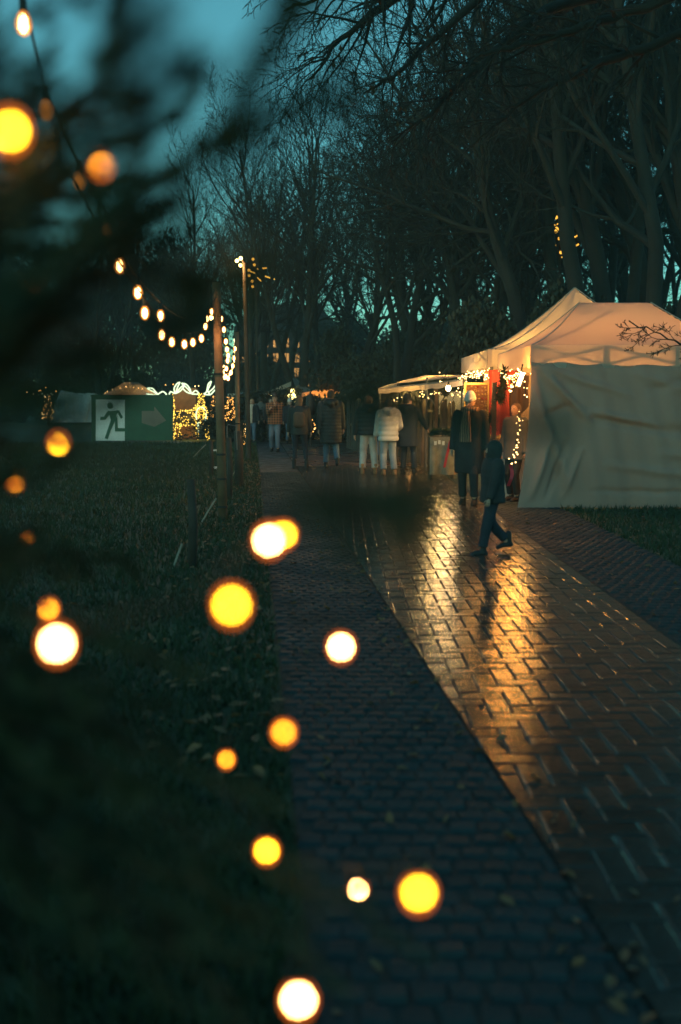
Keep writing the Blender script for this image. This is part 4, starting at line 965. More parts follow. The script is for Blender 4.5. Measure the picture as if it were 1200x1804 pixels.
fairy_cluster('light_string', [F(180, 694, 57.8), F(206, 684, 57.8), F(222, 682, 57.8), F(250, 685, 57.8), F(260, 688, 57.8)], .02, 4.2, .03, 'fairy_hot', 'string of small lights along the cream canopy tent', 'light string', seed=19)

# ================================================================== POLES AND FESTOONS
def pole(px_t, py_t, px_b, py_b, r, label, m='wood_post', rings=()):
    b = G(px_b, py_b); t = F(px_t, py_t, b.y); e = empty('lamp_pole', b, 0, label, 'pole')
    v = t - b; MB().tube([Vector((0, 0, -.05)), v * .5, v], [r, r * .97, r * .9], 12).build('post', M[m], e, True)
    MB().tube([v, v + Vector((0, 0, .012))], [r * 1.05, r * 1.0], 12).build('cap', M['dark_wood'], e)
    for f in rings: MB().tube([v * f + Vector((0, 0, -.014)), v * f + Vector((0, 0, .014))], r * 1.1, 12).build('band', M['black'], e)
    return e, b, t
p1, b1, tp1 = pole(381, 498, 393, 915, .06, 'round wooden pole carrying the light chain, dark bands low down', rings=(.055, .175, .28, .62))
p2, b2_, tp2 = pole(417, 585, 420, 852, .045, 'thinner wooden pole carrying the far end of the light chain', rings=(.4,))
q = G(421, 856); e = empty('thick_post', q, 0, 'thick dark tree stake beside the thinner light pole', 'post'); MB().tube([(0, 0, -.05), (.01, 0, .6), (-.01, 0, 1.02)], [.085, .08, .075], 12).build('post', M['dark_wood'], e, True); MB().tube([(-.01, 0, 1.01), (-.01, 0, 1.03)], [.078, .06], 12).build('cap', M['old_wood'], e)
for (px, py, hh, lb_) in ((404, 880, 1.0, 'low dark fence stake right of the banded pole'), (372, 838, .75, 'low dark fence stake left of the banded pole'), (338, 1000, .85, 'dark leaning fence stake on the lawn edge')):
    q = G(px, py); o = MB().tube([(0, 0, -.05), (.02, 0, hh * .5), (.0, .02, hh)], [.045, .045, .04], 9).build('fence_stake', M['dark_wood'], None, True); o.location = q; tag(o, lb_, 'stake')
for (xa, ya, xb, yb, h, lb_) in ((337, 808, 363, 783, .5, 'pale bamboo cane leaning near the light reindeer'), (403, 850, 416, 826, .4, 'pale bamboo cane leaning at the foot of the thick post'), (352, 924, 381, 878, .42, 'pale bamboo cane leaning on the banded pole'), (304, 1002, 321, 958, .3, 'pale bamboo cane leaning in the dark grass')):
    a = G(xa, ya); b = F(xb, yb, a.y + .15); o = MB().tube([Vector((0, 0, -.02)), (b - a) * .5, b - a], .012, 6).build('bamboo_cane', M['sack']); o.location = a; tag(o, lb_, 'cane')
for px, py, lb_ in ((379, 797, 'small crumpled white cup on the grass toward the reindeer'), (379, 829, 'small crumpled white cup on the grass by the banded pole')):
    a = G(px, py); mb = MB(); mb.tube([(-.09, 0, .045), (.0, .01, .05), (.08, .01, .055)], [.033, .04, .046], 9); o = mb.build('paper_cup', M['sign_white'], None, True); o.location = a; tag(o, lb_, 'cup')
gw = MB(); a = F(400, 752, 17.2); gw.tube([(0, 0, 0), (0, 0, 1.14), (.02, 0, 1.18), (.16, 0, 1.16), (.17, 0, .75)], .012, 6); o = gw.build('hook_stand', M['grey_metal']); o.location = (*a.xy, 0); tag(o, 'thin pale metal hook stand between the two poles', 'stand')

def festoon(name, pts, lit, label, r=.034, hang=.05, dim=()):
    """pts: cable points; lit: indices of the points that carry a bulb"""
    o0 = Vector(pts[0]); e = empty(name, o0, 0, label, 'light string', 'festoon light chain')
    P_ = [Vector(p) for p in pts]; fine = []
    for i in range(len(P_) - 1):
        p0_, p1_, p2_, p3_ = P_[max(i - 1, 0)], P_[i], P_[i + 1], P_[min(i + 2, len(P_) - 1)]
        for k in range(6):
            t = k / 6; fine.append(.5 * ((2 * p1_) + (-p0_ + p2_) * t + (2 * p0_ - 5 * p1_ + 4 * p2_ - p3_) * t * t + (-p0_ + 3 * p1_ - 3 * p2_ + p3_) * t ** 3) - o0)
    fine.append(P_[-1] - o0); MB().tube(fine, .006, 5).build('cable', M['cable'], e)
    for i in lit:
        c = P_[i] - o0
        MB().tube([c + Vector((0, 0, .012)), c + Vector((0, 0, -hang))], [.014, .016], 8).build('socket', M['black'], e)
        g = MB().loft([(c.x, c.y, c.z - hang - z_, rr_, rr_) for z_, rr_ in ((.098, .004), (.088, .022), (.06, r), (.036, r * .96), (.012, r * .7), (0, .014))], 12).build('bulb', M['festoon_glass'], e, True)
        MB().loft([(c.x, c.y, c.z - hang - z_, rr_, rr_) for z_, rr_ in ((.086, .004), (.068, .019), (.03, .018), (.014, .006))], 8).build('filament', M['festoon_dim' if i in dim else 'festoon_core'], g, True)
    return e
UP = Vector((0, 0, .085))
fa_ = [(-40, -160, 3.4), (41, 35, 4.0), (82, 190, 4.6), (140, 315, 5.2), (188, 403, 5.7), (211, 465, 6.3), (243, 512, 6.9), (283, 553, 7.8), (312, 572, 9.2), (340, 577, 10.6), (362, 556, 12), (383, 512, b1.y)]
festoon('festoon_chain', [atD(*q_) + UP for q_ in fa_], [1, 2, 3, 4, 5, 6, 7], 'upper festoon light chain rising from the lens side to the banded pole', dim=(2, 3, 4))
fb_ = [(120, 330, 4.6), (200, 470, 5.9), (255, 548, 7.0), (285, 587, 8.0), (303, 600, 8.8), (325, 604, 9.6), (340, 601, 10.3), (355, 594, 11.0), (362, 573, 11.8), (365, 560, 12.2), (373, 547, 12.7), (384, 530, 13.2), (384, 516, b1.y)]
festoon('festoon_chain', [atD(*q_) + UP for q_ in fb_], list(range(2, 13)), 'lower sagging festoon light chain left of the banded pole')
fc_ = [(385, 516, b1.y), (390, 560, 13.9), (394.5, 579, 14.4), (398, 600, 14.9), (400, 614, 15.3), (402, 625, 15.7), (401, 634, 16.1), (399, 648, 16.5), (398, 662, 16.9), (402, 665, 17.2), (407, 655, 17.5), (410, 643, 17.8), (412, 630, 18.1), (414, 613, 18.4), (417, 597, b2_.y)]
festoon('festoon_chain', [atD(*q_) + UP for q_ in fc_], list(range(1, 15)), 'festoon light chain looping between the two wooden poles')
fd_ = [(417, 597, b2_.y), (415, 622, 22), (409, 648, 26), (403, 662, 29), (397, 667, 32), (394, 656, 35), (393, 645, 37)]
fairy_cluster('festoon_chain', [atD(*q_) for q_ in fd_], .02, 2.6, .028, 'fairy_hot', 'far festoon chain running on behind the thinner pole', 'light string', 'festoon light chain', seed=20)
# extra bulb and point light added beside the chains to light the pole
cl1 = empty('lantern_bulb', atD(372, 560, 12.9), 0, 'extra warm bulb in the bend of the chain at the banded pole', 'lamp')
MB().ball((0, 0, 0), .03, 10, 8).build('bulb', M['festoon_core'], cl1, True); MB().tube([(0, 0, .03), (0, 0, .12)], .012, 6).build('socket', M['black'], cl1)
lamp_light('bulb_light', (-.0, -.14, 0), 20, WARM, .05, cl1)

# ================================================================== PEOPLE
def ik(a, b, l1, l2, bend):
    d = b - a; L = d.length; L = min(L, (l1 + l2) * .999); u = d.normalized(); b = a + u * L
    x = (l1 * l1 - l2 * l2 + L * L) / (2 * L); h = math.sqrt(max(0, l1 * l1 - x * x)); n_ = bend - u * bend.dot(u)
    n_ = n_.normalized() if n_.length > 1e-5 else Vector((0, 1, 0)); return a + u * x + n_ * h, b
def person(px, py, facing, H, label, jacket='c_black', hem=.80, puff=0.0, quilt=.085, width=1.0, trousers='c_jeans', flare=1.0, shoes='c_black', hair='hair_dark', hairstyle='short',
           hat=None, hatm='c_dark', hood=False, lf=(0, 0, 0), rf=(0, 0, 0), lh=None, rh=None, headturn=0, headtilt=0, near=True, group=None, shirt=None, scarf=None, lean=0.0, boots=False, ankle=None, bag=False, depth=None, sleeve=1.0):
    s = H / 1.72; vox = .013 if near else .022
    if depth: g = F(px, py, depth); g.z = 0
    else: g = G(px, py)
    V = lambda x, y, z: Vector((x, y, z)) * s
    # +Y is where the figure faces
    hipz = .90; sh = V(0, lean, 1.41); 
    feet = [V(-.10 + lf[0], lf[1], .085 + lf[2]), V(.10 + rf[0], rf[1], .085 + rf[2])]
    hips = [V(-.085, 0, hipz), V(.085, 0, hipz)]
    knees = []
    for i in (0, 1):
        k, f_ = ik(hips[i], feet[i], .42 * s, .415 * s, Vector((0, 1, .05))); knees.append(k); feet[i] = f_
    shl = [V(-.175 * width, lean, 1.40), V(.175 * width, lean, 1.40)]
    hands = [V(*(lh or (-.27 * width, .06, .80))), V(*(rh or (.27 * width, .06, .80)))]
    elb = []
    for i in (0, 1):
        e_, h_ = ik(shl[i], hands[i], .29 * s, .265 * s, Vector((-.35 if i == 0 else .35, -1, -.25))); elb.append(e_); hands[i] = h_
    Rh = Matrix.Rotation(headturn, 3, 'Z') @ Matrix.Rotation(headtilt, 3, 'X')
    hc = V(0, lean + .012, 1.595); Q = lambda x, y, z: hc + Rh @ V(x, y, z)
    # ---- body: one continuous skin surface
    b = MB()
    for i in (0, 1):
        b.cone(hips[i], .075 * s, knees[i], .052 * s); b.cone(knees[i], .05 * s, feet[i], .034 * s)
        b.cone(feet[i] + V(0, -.03, -.045), .032 * s, feet[i] + V(0, .12, -.055), .026 * s)
        b.cone(shl[i], .052 * s, elb[i], .038 * s); b.cone(elb[i], .036 * s, hands[i], .026 * s)
    b.loft([(0, 0, .84 * s, .12 * s, .08 * s), (0, 0, .93 * s, .15 * s, .10 * s), (0, lean * s * .3, 1.08 * s, .135 * s, .09 * s), (0, lean * s * .7, 1.26 * s, .155 * s, .10 * s), (0, lean * s, 1.40 * s, .15 * s, .085 * s), (0, lean * s, 1.45 * s, .07 * s, .06 * s)], 16)
    b.cone(V(0, lean, 1.42), .052 * s, V(0, lean + .01, 1.55), .048 * s)
    hd = MB(); hd.loft([(0, .030 * s, -.125 * s, .018 * s, .022 * s), (0, .028 * s, -.112 * s, .040 * s, .045 * s), (0, .015 * s, -.08 * s, .058 * s, .074 * s), (0, .006 * s, -.035 * s, .070 * s, .090 * s), (0, 0, .02 * s, .076 * s, .096 * s), (0, -.004 * s, .065 * s, .070 * s, .088 * s), (0, -.006 * s, .10 * s, .048 * s, .060 * s), (0, -.006 * s, .120 * s, .014 * s, .018 * s)], 18)
    hd.cone((0, .092 * s, .008 * s), .009 * s, (0, .112 * s, -.030 * s), .014 * s, 8); hd.cone((-.074 * s, -.005 * s, .012 * s), .014 * s, (-.076 * s, -.008 * s, -.022 * s), .010 * s, 8); hd.cone((.074 * s, -.005 * s, .012 * s), .014 * s, (.076 * s, -.008 * s, -.022 * s), .010 * s, 8)
    b.add([hc + Rh @ Vector(q_) for q_ in hd.v], hd.f)
    # palms
    fing = MB()
    for i in (0, 1):
        d = (hands[i] - elb[i]).normalized(); sd = -1 if i == 0 else 1
        x_ = Vector((0, 1, 0)) - d * d.y; x_ = x_.normalized() if x_.length > .2 else Vector((1, 0, 0)); nrm = d.cross(x_)
        pc = hands[i] + d * .05 * s
        b.cone(hands[i], .024 * s, pc + x_ * .016 * s, .024 * s); b.cone(hands[i], .022 * s, pc - x_ * .018 * s, .022 * s)
        inw = nrm * (1 if (nrm.x * sd) < 0 else -1)
        for k, ln in enumerate((.068, .076, .072, .056)):
            r0 = pc + x_ * (.030 - .02 * k) * s + d * .012 * s; m1 = r0 + (d * .8 + inw * .35) * ln * .5 * s; m2 = m1 + (d * .45 + inw * .8) * ln * .5 * s; fing.tube([r0, m1, m2], [.0088 * s, .0082 * s, .0065 * s], 7)
        t0 = hands[i] + d * .02 * s + x_ * .028 * s; fing.tube([t0, t0 + (x_ * .7 + d * .6) * .035 * s, t0 + (x_ * .5 + d * .9 + inw * .4) * .058 * s], [.011 * s, .0095 * s, .0075 * s], 7)
    bm_ = remeshed(b, 'person', M['skin'], vox, 2)
    bmx = bmesh.new(); bmx.from_mesh(bm_); fm = fing.mesh('f'); bmx.from_mesh(fm); bmx.to_mesh(bm_); bmx.free(); bpy.data.meshes.remove(fm)
    bm_.polygons.foreach_set('use_smooth', [True] * len(bm_.polygons))
    P = link('person', bm_); P.location = g; P.rotation_euler = (0, 0, facing); tag(P, label, 'person', group)
    # ---- trousers
    t = MB()
    for i in (0, 1):
        t.cone(hips[i] + V(0, 0, .02), .098 * s, knees[i], .072 * s * flare, 14)
        an = knees[i].lerp(feet[i], .86 if ankle is None else ankle)
        t.tube([knees[i] + V(0, 0, .02), knees[i].lerp(an, .35), knees[i].lerp(an, .7), an], [.072 * s * flare, .068 * s * flare, .063 * s * flare, .066 * s * flare], 14)
        t.ball(knees[i], .073 * s * flare, 12, 8)
    t.loft([(0, -.005 * s, .83 * s, .13 * s, .095 * s), (0, -.012 * s, .90 * s, .165 * s, .118 * s), (0, 0, 1.02 * s, .15 * s, .105 * s)], 18)
    link('trousers', remeshed(t, 'trousers', M[trousers], vox, 2), P)
    # ---- shoes
    for i in (0, 1):
        sh_ = MB(); f_ = feet[i]; lift = (lf, rf)[i][2]
        toe = V(0, .165, -.055 - min(lift, .12) * .35); heel = V(0, -.055, -.045)
        sh_.cone(f_ + heel, .042 * s, f_ + toe * .6, .043 * s); sh_.cone(f_ + toe * .5, .042 * s, f_ + toe, .033 * s)
        sh_.cone(f_ + V(0, -.02, -.02), .045 * s, f_ + V(0, -.012, .02 if not boots else .12), .05 * s)
        so_ = remeshed(sh_, 'shoe', M[shoes], .012, 2); link('shoe', so_, P)
    # ---- jacket with sleeves
    j = MB(); zz = hem; rings = []
    prof = [(.45, .20, .155), (.62, .205, .16), (.80, .205, .16), (.92, .200, .155), (1.05, .190, .145), (1.20, .20, .15), (1.34, .205, .14), (1.41, .185, .12), (1.455, .12, .10), (1.49, .085, .085)]
    def pr(z):
        for (za, xa, ya), (zb, xb, yb) in zip(prof, prof[1:]):
            if z <= zb: t_ = max(0, (z - za) / (zb - za)); return xa + (xb - xa) * t_, ya + (yb - ya) * t_
        return prof[-1][1:]
    while zz < 1.49:
        rx, ry = pr(zz); q_ = 1 + puff * (abs(math.sin(PI * (zz - hem) / quilt)) - .35) * (1 if zz < 1.40 else .3)
        rings.append((0, lean * s * max(0, (zz - .9) / .5), zz * s, rx * width * q_ * s, ry * (width * .5 + .5) * q_ * s)); zz += .0125
    j.loft(rings, 24, 2.3)
    for i in (0, 1):
        pts = []; rad = []; r0, r1, r2 = .078 + puff * .12, .066 + puff * .1, .052 + puff * .06
        for k in range(27):
            f_ = k / 26
            if f_ < .5: p = shl[i].lerp(elb[i], f_ * 2); r_ = r0 + (r1 - r0) * f_ * 2
            else: p = elb[i].lerp(hands[i], (f_ - .5) * 2 * .97 * sleeve); r_ = r1 + (r2 - r1) * (f_ - .5) * 2
            pts.append(p); rad.append(r_ * sleeve_w(width) * s * (1 + puff * (abs(math.sin(PI * f_ * .55 / quilt)) - .35)))
        j.tube(pts, rad, 14); j.ball(shl[i], r0 * s * 1.0, 12, 8)
    if hood == 'down': j.cone(V(-.09, lean - .10, 1.46), .075 * s, V(.09, lean - .10, 1.46), .075 * s); j.cone(V(-.1, lean - .03, 1.47), .055 * s, V(0, lean - .14, 1.42), .08 * s); j.cone(V(.1, lean - .03, 1.47), .055 * s, V(0, lean - .14, 1.42), .08 * s)
    else: j.loft([(0, (lean - .005) * s, 1.44 * s, .10 * s, .095 * s), (0, (lean - .005) * s, 1.53 * s, .082 * s, .085 * s)], 16)
    link('jacket', remeshed(j, 'jacket', M[jacket], vox, 2 if puff else 3), P)
    if hood == 'up':
        hh = MB(); hh.cone(Q(0, -.03, .02), .125 * s, Q(0, -.02, -.09), .12 * s, 16); hh.cone(Q(-.06, .03, .02), .06 * s, Q(-.05, .03, -.1), .055 * s); hh.cone(Q(.06, .03, .02), .06 * s, Q(.05, .03, -.1), .055 * s); link('hood', remeshed(hh, 'hood', M[jacket], vox, 3), P)
    if shirt:
        f_ = MB(); f_.loft([(0, .045 * s + lean * s, z_ * s, .085 * s, (ry_ - .02) * s) for z_, ry_ in ((hem - .02, .16), (1.05, .158), (1.2, .162), (1.34, .15), (1.45, .10), (1.5, .07))], 16); link('shirt', remeshed(f_, 'shirt', M[shirt], vox, 2), P)
    if scarf:
        f_ = MB()
        for k in range(16):
            a0, a1 = 2 * PI * k / 16, 2 * PI * (k + 1) / 16; f_.cone(V(.105 * math.cos(a0), lean + .012 + .105 * math.sin(a0), 1.475), .045 * s, V(.105 * math.cos(a1), lean + .012 + .105 * math.sin(a1), 1.475), .045 * s, 8)
        f_.loft([(.03 * s, (lean + .165) * s, .98 * s, .10 * s, .022 * s), (.03 * s, (lean + .172) * s, 1.2 * s, .085 * s, .026 * s), (.02 * s, (lean + .15) * s, 1.44 * s, .055 * s, .04 * s)], 14); link('scarf', remeshed(f_, 'scarf', M[scarf], vox, 1), P)
    # ---- hair, hat, face
    hr = MB(); tmp = MB()
    if hairstyle:
        tmp.loft([(0, -.026 * s, -.05 * s, .070 * s, .080 * s), (0, -.022 * s, .0, .084 * s, .090 * s), (0, -.014 * s, .05 * s, .083 * s, .095 * s), (0, -.010 * s, .09 * s, .066 * s, .082 * s), (0, -.008 * s, .122 * s, .030 * s, .040 * s)], 18)
        if hairstyle == 'long': tmp.loft([(0, -.060 * s, -.27 * s, .07 * s, .03 * s), (0, -.062 * s, -.18 * s, .088 * s, .045 * s), (0, -.045 * s, -.07 * s, .085 * s, .065 * s), (0, -.02 * s, .02 * s, .082 * s, .08 * s)], 16)
        if hairstyle == 'bun': tmp.ball((0, -.11 * s, .06 * s), .05 * s, 12, 8)
        hr.add([hc + Rh @ Vector(q_) for q_ in tmp.v], tmp.f); link('hair', remeshed(hr, 'hair', M[hair], .012, 2), P)
    if hat:
        tmp = MB()
        if hat == 'beanie':
            tmp.loft([(0, -.008 * s, .022 * s, .088 * s, .104 * s), (0, -.008 * s, .03 * s, .093 * s, .109 * s), (0, -.008 * s, .06 * s, .092 * s, .108 * s), (0, -.010 * s, .066 * s, .087 * s, .103 * s), (0, -.014 * s, .11 * s, .078 * s, .092 * s), (0, -.02 * s, .15 * s, .052 * s, .062 * s), (0, -.024 * s, .168 * s, .018 * s, .022 * s)], 20)
        else:
            tmp.loft([(0, 0, .045 * s, .135 * s, .15 * s), (0, 0, .055 * s, .137 * s, .152 * s), (0, 0, .062 * s, .088 * s, .104 * s), (0, 0, .10 * s, .084 * s, .098 * s), (0, 0, .15 * s, .070 * s, .085 * s), (0, 0, .168 * s, .045 * s, .06 * s)], 20)
        hm_ = MB(); hm_.add([hc + Rh @ Vector(q_) for q_ in tmp.v], tmp.f); hm_.build('hat', M[hatm], P, True)
    if near:
        for sx in (-1, 1): MB().ball(Q(sx * .031, .083, .012), .0105 * s, 8, 6).build('eye', M['hair_dark'], P, True)
        mo_ = MB(); mo_.ball((0, 0, 0), (.022 * s, .007 * s, .006 * s), 8, 6); mm_ = MB(); mm_.add([Q(0, .096, -.066) + Rh @ Vector(q_) for q_ in mo_.v], mo_.f); mm_.build('mouth', M['orn_red'], P, True)
    if bag:
        MB().loft([(.0, -.20 * s, .98 * s, .12 * s, .05 * s), (0, -.21 * s, 1.05 * s, .14 * s, .07 * s), (0, -.20 * s, 1.28 * s, .13 * s, .06 * s), (0, -.18 * s, 1.33 * s, .09 * s, .03 * s)], 14, 3).build('backpack', M['c_brown'], P, True)
    return P
def sleeve_w(w_): return .9 + .1 * w_
# facing 0 = walks away from the camera (+Y), PI = faces the camera
person(649, 836, .0, 1.70, 'person in a black puffer jacket, pale trousers and tan boots', 'c_black', .86, .07, .09, 1.14, 'c_pale', 1.18, 'c_tan', 'hair_brown', 'short', hood='down', lf=(-.03, 0, 0), rf=(.05, .02, 0), headturn=-.7, boots=True, rh=(.30, .16, .82))
person(684, 838, .15, 1.63, 'person in a white quilted puffer jacket and pale jeans', 'c_white', .78, .10, .11, 1.10, 'c_pale_jeans', 1.15, 'c_tan', 'hair_dark', 'short', hood='down', lf=(0, .02, 0), rf=(.04, -.03, 0), lh=(-.26, .2, .86), rh=(.26, .22, .95), headturn=-.3)
person(717, 837, -.35, 1.70, 'person in a dark blue parka and black beanie reaching to the table', 'c_navy', .62, .0, .1, 1.12, 'c_darkjeans', .95, 'c_dark', 'hair_dark', 'short', 'beanie', 'c_black', hood='down', lf=(0, 0, 0), rf=(.05, .05, 0), rh=(.36, .38, .98), headturn=-.6)
person(674, 812, .1, 1.74, 'person in dark jacket and blue jeans hidden behind the white puffer jacket', 'c_navy', .80, .0, .1, 1.1, 'c_jeans', 1.0, 'c_black', 'hair_dark', 'short', 'beanie', 'c_black', near=False)
person(583, 826, .05, 1.84, 'tall person in a long black quilted coat and jeans walking away', 'c_black', .56, .05, .075, 1.14, 'c_jeans', 1.0, 'c_black', 'hair_dark', 'short', hood='down', lf=(0, .16, 0), rf=(.03, -.24, .10), lh=(-.27, -.02, .80), rh=(.28, .10, .82))
person(528, 827, .0, 1.72, 'person in a short black coat with a backpack and cropped dark trousers', 'c_black', .80, .0, .1, 1.0, 'c_darkjeans', .82, 'c_black', 'hair_brown', 'long', lf=(-.03, .05, 0), rf=(.06, .0, 0), ankle=.62, boots=True, bag=True, headturn=-.25)
person(485, 797, PI - .1, 1.78, 'person in a brimmed hat and plaid jacket eating while walking', 'plaid', .84, .0, .1, 1.15, 'c_jeans', 1.1, 'c_black', 'hair_brown', 'short', 'brim', 'c_dark', lf=(0, .12, 0), rf=(.02, -.10, .02), lh=(-.06, .26, 1.38), rh=(.10, .30, 1.28), headtilt=.1)
person(445, 781, PI - .2, 1.66, 'person in a white top under an open dark jacket', 'c_navy', .80, .0, .1, 1.05, 'c_jeans', .95, 'c_dark', 'hair_fair', 'long', shirt='c_cream', lf=(0, .1, 0), rf=(0, -.08, .02))
GC = 'crowd among the far stalls'; LC = 'person in dark clothes in the crowd by the far stalls'
person(460, 777, .2, 1.72, 'person in a grey jacket walking close behind the white top', 'c_grey', .78, .0, .1, 1.1, 'c_dark', 1.0, 'c_black', 'hair_dark', 'short', near=False)
person(511, 782, PI + .2, 1.64, 'person in a pale beanie and jeans behind the backpack wearer', 'c_navy', .78, .0, .1, 1.0, 'c_jeans', .9, 'c_dark', 'hair_fair', 'long', 'beanie', 'c_pale', near=False, lf=(0, .12, 0), rf=(0, -.12, .03))
person(618, 769, PI, 1.70, 'person in a dark coat and blue jeans beside the tall coat wearer', 'c_navy', .70, .0, .1, 1.1, 'c_jeans', 1.0, 'c_tan', 'hair_fair', 'short', near=False)
person(632, 790, -.2, 1.66, 'fair-haired person in dark clothes left of the tan boots', 'c_dark', .75, .0, .1, 1.05, 'c_dark', 1.0, 'c_black', 'hair_fair', 'long', near=False)
person(478, 780, PI, 1.70, 'person in a dark jacket just behind the brimmed hat', 'c_dark', .78, .0, .1, 1.0, 'c_dark', 1.0, 'c_black', 'hair_dark', 'short', near=False)
for px, py, fc, hh, jk in ((434, 768, PI, 1.68, 'c_navy'), (450, 764, 0.3, 1.74, 'c_dark'), (470, 762, PI, 1.70, 'c_brown'), (497, 765, PI - .4, 1.72, 'c_dark'), (505, 760, .6, 1.66, 'c_grey'), (541, 762, PI, 1.72, 'c_dark'), (568, 760, 1.0, 1.70, 'c_navy'), (604, 758, PI, 1.68, 'c_dark')):
    person(px, py, fc, hh, LC, jk, .75, 0, .1, 1.08, 'c_dark', 1.0, 'c_black', 'hair_brown', 'short', near=False, group=GC)
person(826, 890, PI - .35, 1.70, 'person in a white beanie, long dark coat and fringed scarf', 'c_dark', .50, .0, .1, 1.12, 'c_dark', 1.0, 'c_black', 'hair_dark', 'short', 'beanie', 'c_white', scarf='striped', lf=(0, .05, 0), rf=(0, -.02, 0), headturn=-.15, headtilt=-.22, rh=(.27, .1, .74))
person(866, 978, PI / 2 + .25, 1.18, 'child in a dark hooded jacket striding across the wet bricks', 'c_dark', .80, .04, .09, 1.16, 'c_darkjeans', 1.15, 'c_black', 'hair_dark', 'short', hood='up', lf=(0, .20, 0), rf=(0, -.30, .10), lh=(-.26, .18, .80), rh=(.27, -.12, .84), boots=True)
person(906, 884, PI / 2 + .7, 1.56, 'brown-haired person in a grey jacket at the tent opening', 'c_grey', .74, .0, .1, 1.05, 'c_black', 1.0, 'c_black', 'hair_brown', 'long', lf=(0, .03, 0), rf=(0, -.03, 0), headtilt=.12)

# ================================================================== LIT FIR BESIDE THE LENS
def fir_branch_mesh(seed, needles=46):
    """a branch one metre long along +X, flat spray of side shoots with real needles"""
    rg = random.Random(seed); mb = MB()
    def shoot(p0, p1, r, dens):
        mb.cm = 0; p0, p1 = Vector(p0), Vector(p1); mid = p0.lerp(p1, .5) + Vector((0, 0, .02 * (p1 - p0).length)); mb.tube([p0, mid, p1], [r, r * .8, r * .45], 5)
        d = (p1 - p0); L = d.length; u = d.normalized(); x, y = frame_of(u); mb.cm = 1
        for k in range(int(L * dens)):
            t = rg.random(); p = p0.lerp(p1, t) + Vector((0, 0, .02 * L * 4 * t * (1 - t) * .5)); a = rg.uniform(0, 2 * PI)
            s_ = (x * math.cos(a) + y * math.sin(a)); dd = (u * rg.uniform(.35, .8) + s_).normalized(); ln = rg.uniform(.012, .021); sd = dd.cross(u).normalized() * .0016
            mb.add([p - sd, p + sd, p + dd * ln + sd * .5, p + dd * ln - sd * .5], [(0, 1, 2, 3)])
    shoot((0, 0, 0), (.5, 0, .02), .009, 700); shoot((.5, 0, .02), (1, 0, 0), .006, 1500)
    for k in range(15):
        t = .16 + .80 * k / 14; sd = 1 if k % 2 else -1; L = .34 * (1 - t) + .09; a = math.radians(rg.uniform(38, 58)) * sd
        q = Vector((t, 0, .02)); e_ = q + Vector((math.cos(a) * L, math.sin(a) * L, rg.uniform(-.05, .03))); shoot(q, e_, .004, 1500)
        for m in range(3):
            f_ = .3 + .25 * m; l2 = L * .42 * (1 - f_ * .5); b2 = a + math.radians(rg.choice((-45, 45))); q2 = q.lerp(e_, f_); shoot(q2, q2 + Vector((math.cos(b2) * l2, math.sin(b2) * l2, rg.uniform(-.03, .02))), .0025, 1500)
    return mb.mesh('branch', [M['fir_bark'], M['needle']])
def fir_tip_mesh(seed):
    """long bare shoot with needles only on its last part"""
    rg = random.Random(seed); mb = MB(); mb.tube([(0, 0, 0), (.5, 0, .03), (1, 0, 0)], [.004, .002, .001], 5); mb.cm = 1
    for k in range(330):
        t = rg.uniform(.88, 1.0); a = rg.uniform(0, 6.28); dd = Vector((rg.uniform(.2, .6), math.cos(a), math.sin(a))).normalized(); p = Vector((t, 0, 0)); sd = Vector((0, -dd.z, dd.y)).normalized() * .0012; ln = rg.uniform(.012, .022)
        mb.add([p - sd, p + sd, p + dd * ln], [(0, 1, 2)])
    return mb.mesh('branch', [M['fir_bark'], M['needle']])
def fir_spray_mesh(seed, t0=.93):
    '''long shoot, bare up to t0, a flat spray of needled side shoots beyond'''
    rg = random.Random(seed); mb = MB(); mb.tube([(0, 0, 0), (.5, 0, .03), (1, 0, 0)], [.005, .003, .0015], 5)
    def nd(p0, p1, n_):
        mb.cm = 0; mb.tube([p0, p1], [.002, .001], 4); mb.cm = 1; u = (p1 - p0).normalized(); x, y = frame_of(u)
        for k in range(n_):
            a = rg.uniform(0, 6.28); p = p0.lerp(p1, rg.random()); dd = (u * .6 + x * math.cos(a) + y * math.sin(a)).normalized(); sd = dd.cross(u).normalized() * .0011; ln = rg.uniform(.010, .018)
            mb.add([p - sd, p + sd, p + dd * ln], [(0, 1, 2)])
    nd(Vector((t0, 0, .01)), Vector((1, 0, 0)), 130)
    for k in range(9):
        t = t0 + (1 - t0) * k / 9; a = math.radians(rg.uniform(35, 60)) * (1 if k % 2 else -1); L = .055 * (1.15 - (t - t0) / (1 - t0)); nd(Vector((t, 0, 0)), Vector((t + L * math.cos(a), L * math.sin(a), rg.uniform(-.02, .02))), 62)
    return mb.mesh('branch', [M['fir_bark'], M['needle']])
FX, FY = -.88, 1.38
fir = empty('lit_fir_tree', (FX, FY, 0), 0, 'fir tree with fairy lights close to the lens, strongly blurred', 'tree'); f0 = Vector((FX, FY, 0))
MB().tube([(0, 0, -.05), (.01, 0, 1.2), (0, .01, 2.4), (0, 0, 3.3)], [.06, .048, .028, .006], 9).build('trunk', M['fir_bark'], fir, True)
fmesh = [fir_branch_mesh(300 + i) for i in range(4)]; ftip = fir_tip_mesh(310)
